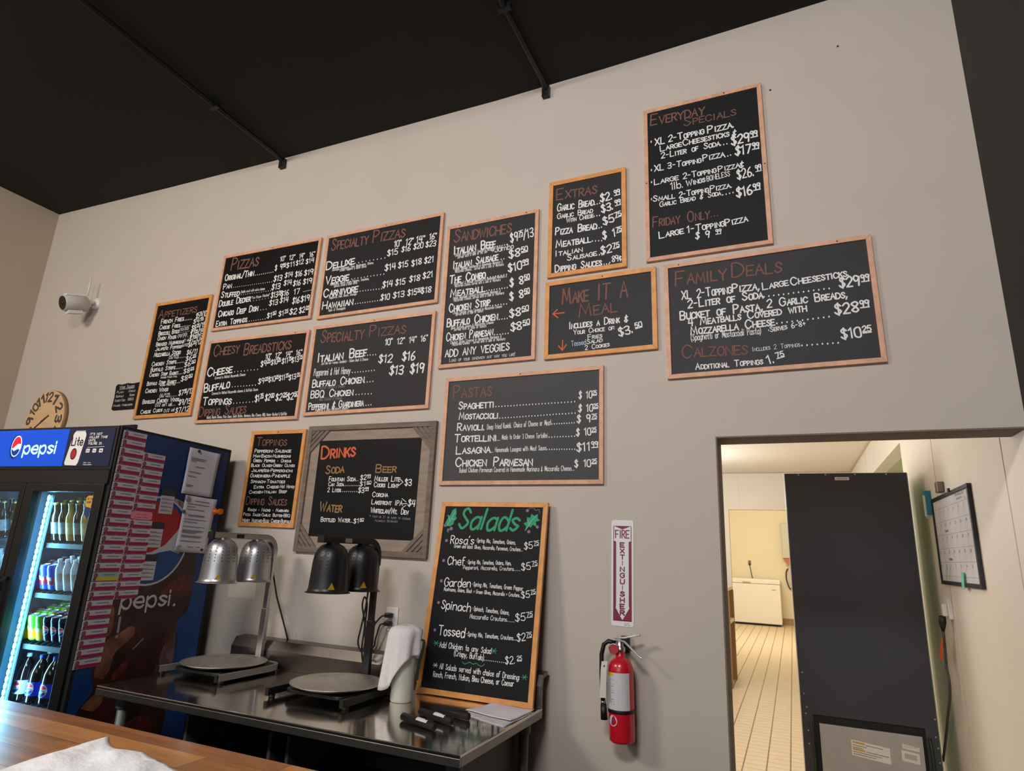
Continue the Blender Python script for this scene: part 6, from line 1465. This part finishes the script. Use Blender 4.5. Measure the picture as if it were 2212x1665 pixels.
m = MB(); m.tube(smooth([(0.70,FY+0.0,0.55),(0.705,FY-0.02,0.45),(0.70,FY-0.02,0.3),(0.70,FY,0.2)]), 0.01, 8); m.build('tubing', mat('dark_pipe', (40,52,46), 0.4, 0.4), t)
for x in (FX0+0.06,FX1-0.06):
    for y in (FY+0.08,FY+0.54):
        m = MB(); m.lathe([(0.04,-0.015),(0.04,0.015)], 14, Matrix.Translation((x,y,0.04)) @ Matrix.Rotation(math.pi/2,4,'Y')); m.box(x-0.02,x+0.02,y-0.02,y+0.02,0.06,0.12); m.build('caster', BLKP, t)

# ------------------------------------------------------------------ things on the kitchen side wall
fW = lambda u,v,cc: (0.85-cc, u, v)          # u along y, v height
t = thing('wall_calendar', 'black framed whiteboard calendar on the cream kitchen wall right of the fridge', 'calendar', (0,0,0))
c0, c1, z0, z1 = 0.905, 1.83, 1.472, 1.985
m = MB(); 
for (a,b,c_,d) in ((c0,c1,z1-0.022,z1),(c0,c1,z0,z0+0.022),(c0,c0+0.022,z0+0.022,z1-0.022),(c1-0.022,c1,z0+0.022,z1-0.022)): m.box(0.85-0.02,0.85-0.001,a,b,c_,d)
m.build('frame', BLKP, t, 0.002)
m = MB(); m.box(0.85-0.012,0.85-0.002,c0+0.02,c1-0.02,z0+0.02,z1-0.02); m.build('board', mat('whiteboard_white', (222,220,224), 0.35), t)
# the wall is seen from -x, so writing runs towards -y
fC = lambda u,v,cc: (0.85-cc, c1-u, v)
GR = mat('calendar_grey_line', (170,168,176), 0.8); DK = mat('calendar_ink', (84,84,112), 0.8)
m = MB(); L_ = c1-c0
for k in range(6): 
    zz = z0+0.05+k*0.078; ribbon(m, [(0.035,zz),(L_-0.03,zz)], 0.0022, fC, 0.0125)
for k in range(8):
    uu = 0.035+(L_-0.065)*k/7; ribbon(m, [(uu,z0+0.03),(uu,z0+0.44)], 0.0018, fC, 0.0125)
m.build('grid', GR, t, fix=False)
m = MB(); nday = 1
for r in range(5):
    for k in range(7):
        uu = 0.045+(L_-0.065)*k/7; zz = z0+0.05+(4-r)*0.078+0.05
        line(m, str(nday), uu, zz, uu+0.01*len(str(nday)), 0.016, fC, 0.0128); nday = nday % 30+1
for k, s in enumerate(('S','M','T','W','T','F','S')): line(m, s, 0.08+k*(L_-0.065)/7, z0+0.447, 0.095+k*(L_-0.065)/7, 0.01, fC, 0.0128)
line(m, 'Clean', 0.26, z0+0.30, 0.34, 0.014, fC, 0.0128, weight=1.6); line(m, 'Order', 0.27, z0+0.14, 0.35, 0.014, fC, 0.0128, weight=1.6)
line(m, 'Schedule', 0.62, z0+0.475, 0.80, 0.016, fC, 0.0128); line(m, 'updated', 0.63, z0+0.455, 0.76, 0.012, fC, 0.0128)
ribbon(m, [(0.12,z0+0.04),(0.20,z0+0.1)], 0.003, fC, 0.0128); ribbon(m, [(0.2,z0+0.035),(0.27,z0+0.1)], 0.003, fC, 0.0128)
m.build('handwriting', DK, t, fix=False)
m = MB(); m.box(0.82,0.829,1.26,1.29,z1-0.006,z1+0.012); m.build('hanger', BLKP, t)
m = MB(); m.box(0.815,0.829,1.20,1.28,1.452,1.56) if False else m.prism([(1.215,1.545),(1.265,1.55),(1.292,1.465),(1.232,1.458)], 0.0015, lambda a,b,c: (0.828-c, a, b)); o = m.build('masking_tape', mat('mint_tape', (112,196,168), 0.7)); tag(o, 'strip of mint green tape on the calendar bottom edge', 'tape')
m = MB(); m.box(0.815,0.849,1.50,1.57,2.0,2.062); m.build_o = None; o = m.build('metal_clip', mat('grey_clip', (136,126,122), 0.4, 0.5), None, 0.003); tag(o, 'grey clip on the wall above the calendar', 'clip')
t = thing('marker_caddy', 'teal and white marker holder on the wall beside the calendar', 'holder', (0,0,0))
m = MB(); m.box(0.815,0.849,1.90,1.97,1.90,2.05); m.build('back', mat('teal_plastic', (38,140,168), 0.5), t, 0.002)
m = MB(); m.box(0.806,0.8148,1.90,1.925,1.885,2.02); m.build('label', mat('caddy_label_white', (220,222,226), 0.5), t)
m = MB(); m.box(0.822,0.844,1.975,1.99,1.88,1.985); m.build('pen', WHITE, t)
t = thing('wall_outlet', 'white boxed outlet on the kitchen wall below the calendar', 'outlet', (0,0,0))
m = MB(); m.box(0.825,0.85,1.70,1.81,1.275,1.40); m.build('box', WHITE, t, 0.006)
m = MB(); m.box(0.80,0.825,1.715,1.755,1.29,1.36); m.build('cover', WHITE, t, 0.006)
t = thing('fridge_power_cord', 'black fridge plug and cord hanging from the boxed outlet', 'cord', (0,0,0))
m = MB(); m.tube([(0.80,1.76,1.285),(0.80,1.775,1.25),(0.80,1.785,1.20)], [0.018,0.02,0.008], 12); m.build('plug', BLKP, t)
m = MB(); m.tube(smooth([(0.80,1.785,1.2),(0.80,1.80,1.1),(0.80,1.83,1.0),(0.80,1.80,0.92),(0.80,1.85,0.82),(0.80,1.98,0.70),(0.80,2.08,0.6),(0.78,2.2,0.4)], 4), 0.0075, 10); m.build('cable', mat('grey_cable', (70,62,58), 0.5), t)
m = MB(); m.prism([(1.76,1.155),(1.805,1.16),(1.94,1.03),(1.86,1.02)], 0.002, lambda a,b,c: (0.79-c, a, b)); o = m.build('cord_flag', mat('orange_tape', (240,96,38), 0.6)); tag(o, 'bright orange tape flag on the fridge cord', 'tape')

# ------------------------------------------------------------------ things seen deeper in the kitchen
t = thing('chest_freezer', 'white chest freezer against the yellow wall of the far room', 'freezer', (0,0,0))
FRZ = mat('freezer_white', (236,230,216), 0.4)
m = MB(); m.box(-1.60,-0.345,15.2,15.93,0.05,1.02); m.build('body', FRZ, t, 0.015)
m = MB(); m.box(-1.61,-0.335,15.185,15.94,1.025,1.14); m.build('lid', FRZ, t, 0.02)
m = MB(); m.box(-1.25,-1.05,15.176,15.19,1.035,1.065); m.build('handle', mat('handle_tan', (190,160,110), 0.5), t)
m = MB(); m.box(-0.55,-0.45,15.193,15.2,0.88,0.90); m.build('badge', ALU, t)
m = MB(); m.box(-1.55,-0.4,15.25,15.9,0,0.05); m.build('base', BLKP, t)
t = thing('wall_outlet', 'dark outlet on the far yellow wall above the chest freezer', 'outlet', (-1.094,16.0,1.545))
m = MB(); m.box(-0.035,0.035,-0.008,0,-0.06,0.06); m.build('plate', mat('brown_outlet', (126,108,82), 0.5), t); m = MB(); m.box(-0.02,0.02,-0.03,-0.008,-0.06,-0.02); m.build('plug', BLKP, t); m = MB(); m.tube([(0,-0.025,-0.05),(0.03,-0.03,-0.25),(0.06,-0.03,-0.43)], 0.01, 6); m.build('cord', mat('grey_cable', (70,62,58), 0.5), t)
t = thing('paper_towel_dispenser', 'white paper towel dispenser on the far wall beside the fridge edge', 'dispenser', (-0.10,16.0,1.7))
m = MB(); m.box(-0.15,0.2,-0.25,0,0,0.93); m.build('case', mat('dispenser_white', (206,200,186), 0.4), t, 0.03)
m = MB(); m.box(-0.08,0.15,-0.2,-0.02,-0.12,-0.002); m.build('tray', mat('dispenser_red', (196,110,90), 0.5), t)
t = thing('wall_hose', 'thin grey hose hooked on the far wall below the towel dispenser', 'hose', (-0.1,16.0,0.95))
m = MB(); m.tube(smooth([(0.05,-0.03,0.5),(-0.06,-0.05,0.45),(-0.09,-0.05,0.25),(-0.05,-0.05,0.05),(0.0,-0.05,-0.05)], 5), 0.016, 8); m.build('hose', mat('grey_cable', (70,62,58), 0.5), t)
m = MB(); m.box(-0.02,0.06,-0.06,0,0.0,0.5); m.build('holder', ALU, t)
t = thing('prep_table', 'white-topped prep table with brown legs by the inner doorway', 'table', (0,0,0))
SBR = mat('brown_wood_leg', (150,110,72), 0.5)
m = MB(); m.box(-1.55,-0.815,6.05,6.9,1.17,1.22); m.build('top', mat('cutting_board_white', (228,218,198), 0.5), t, 0.006)
m = MB(); m.box(-1.55,-0.80,6.1,6.85,0.76,0.80); m.build('shelf', mat('cutting_board_white', (228,218,198), 0.5), t, 0.004)
for x, y in ((-1.5,6.12),(-0.835,6.12),(-1.5,6.8),(-0.835,6.8)):
    m = MB(); m.box(x-0.035,x+0.035,y-0.04,y+0.04,0,1.17); m.build('leg', SBR, t)
t = thing('green_box', 'small green tray on the prep table by the inner doorway', 'tray', (-0.87,6.2,1.22))
m = MB(); m.box(-0.08,0.04,-0.08,0.08,0,0.008); m.box(-0.08,0.04,-0.08,-0.074,0.008,0.04); m.box(-0.08,0.04,0.074,0.08,0.008,0.04); m.build('tray', mat('green_plastic', (60,150,100), 0.5), t)
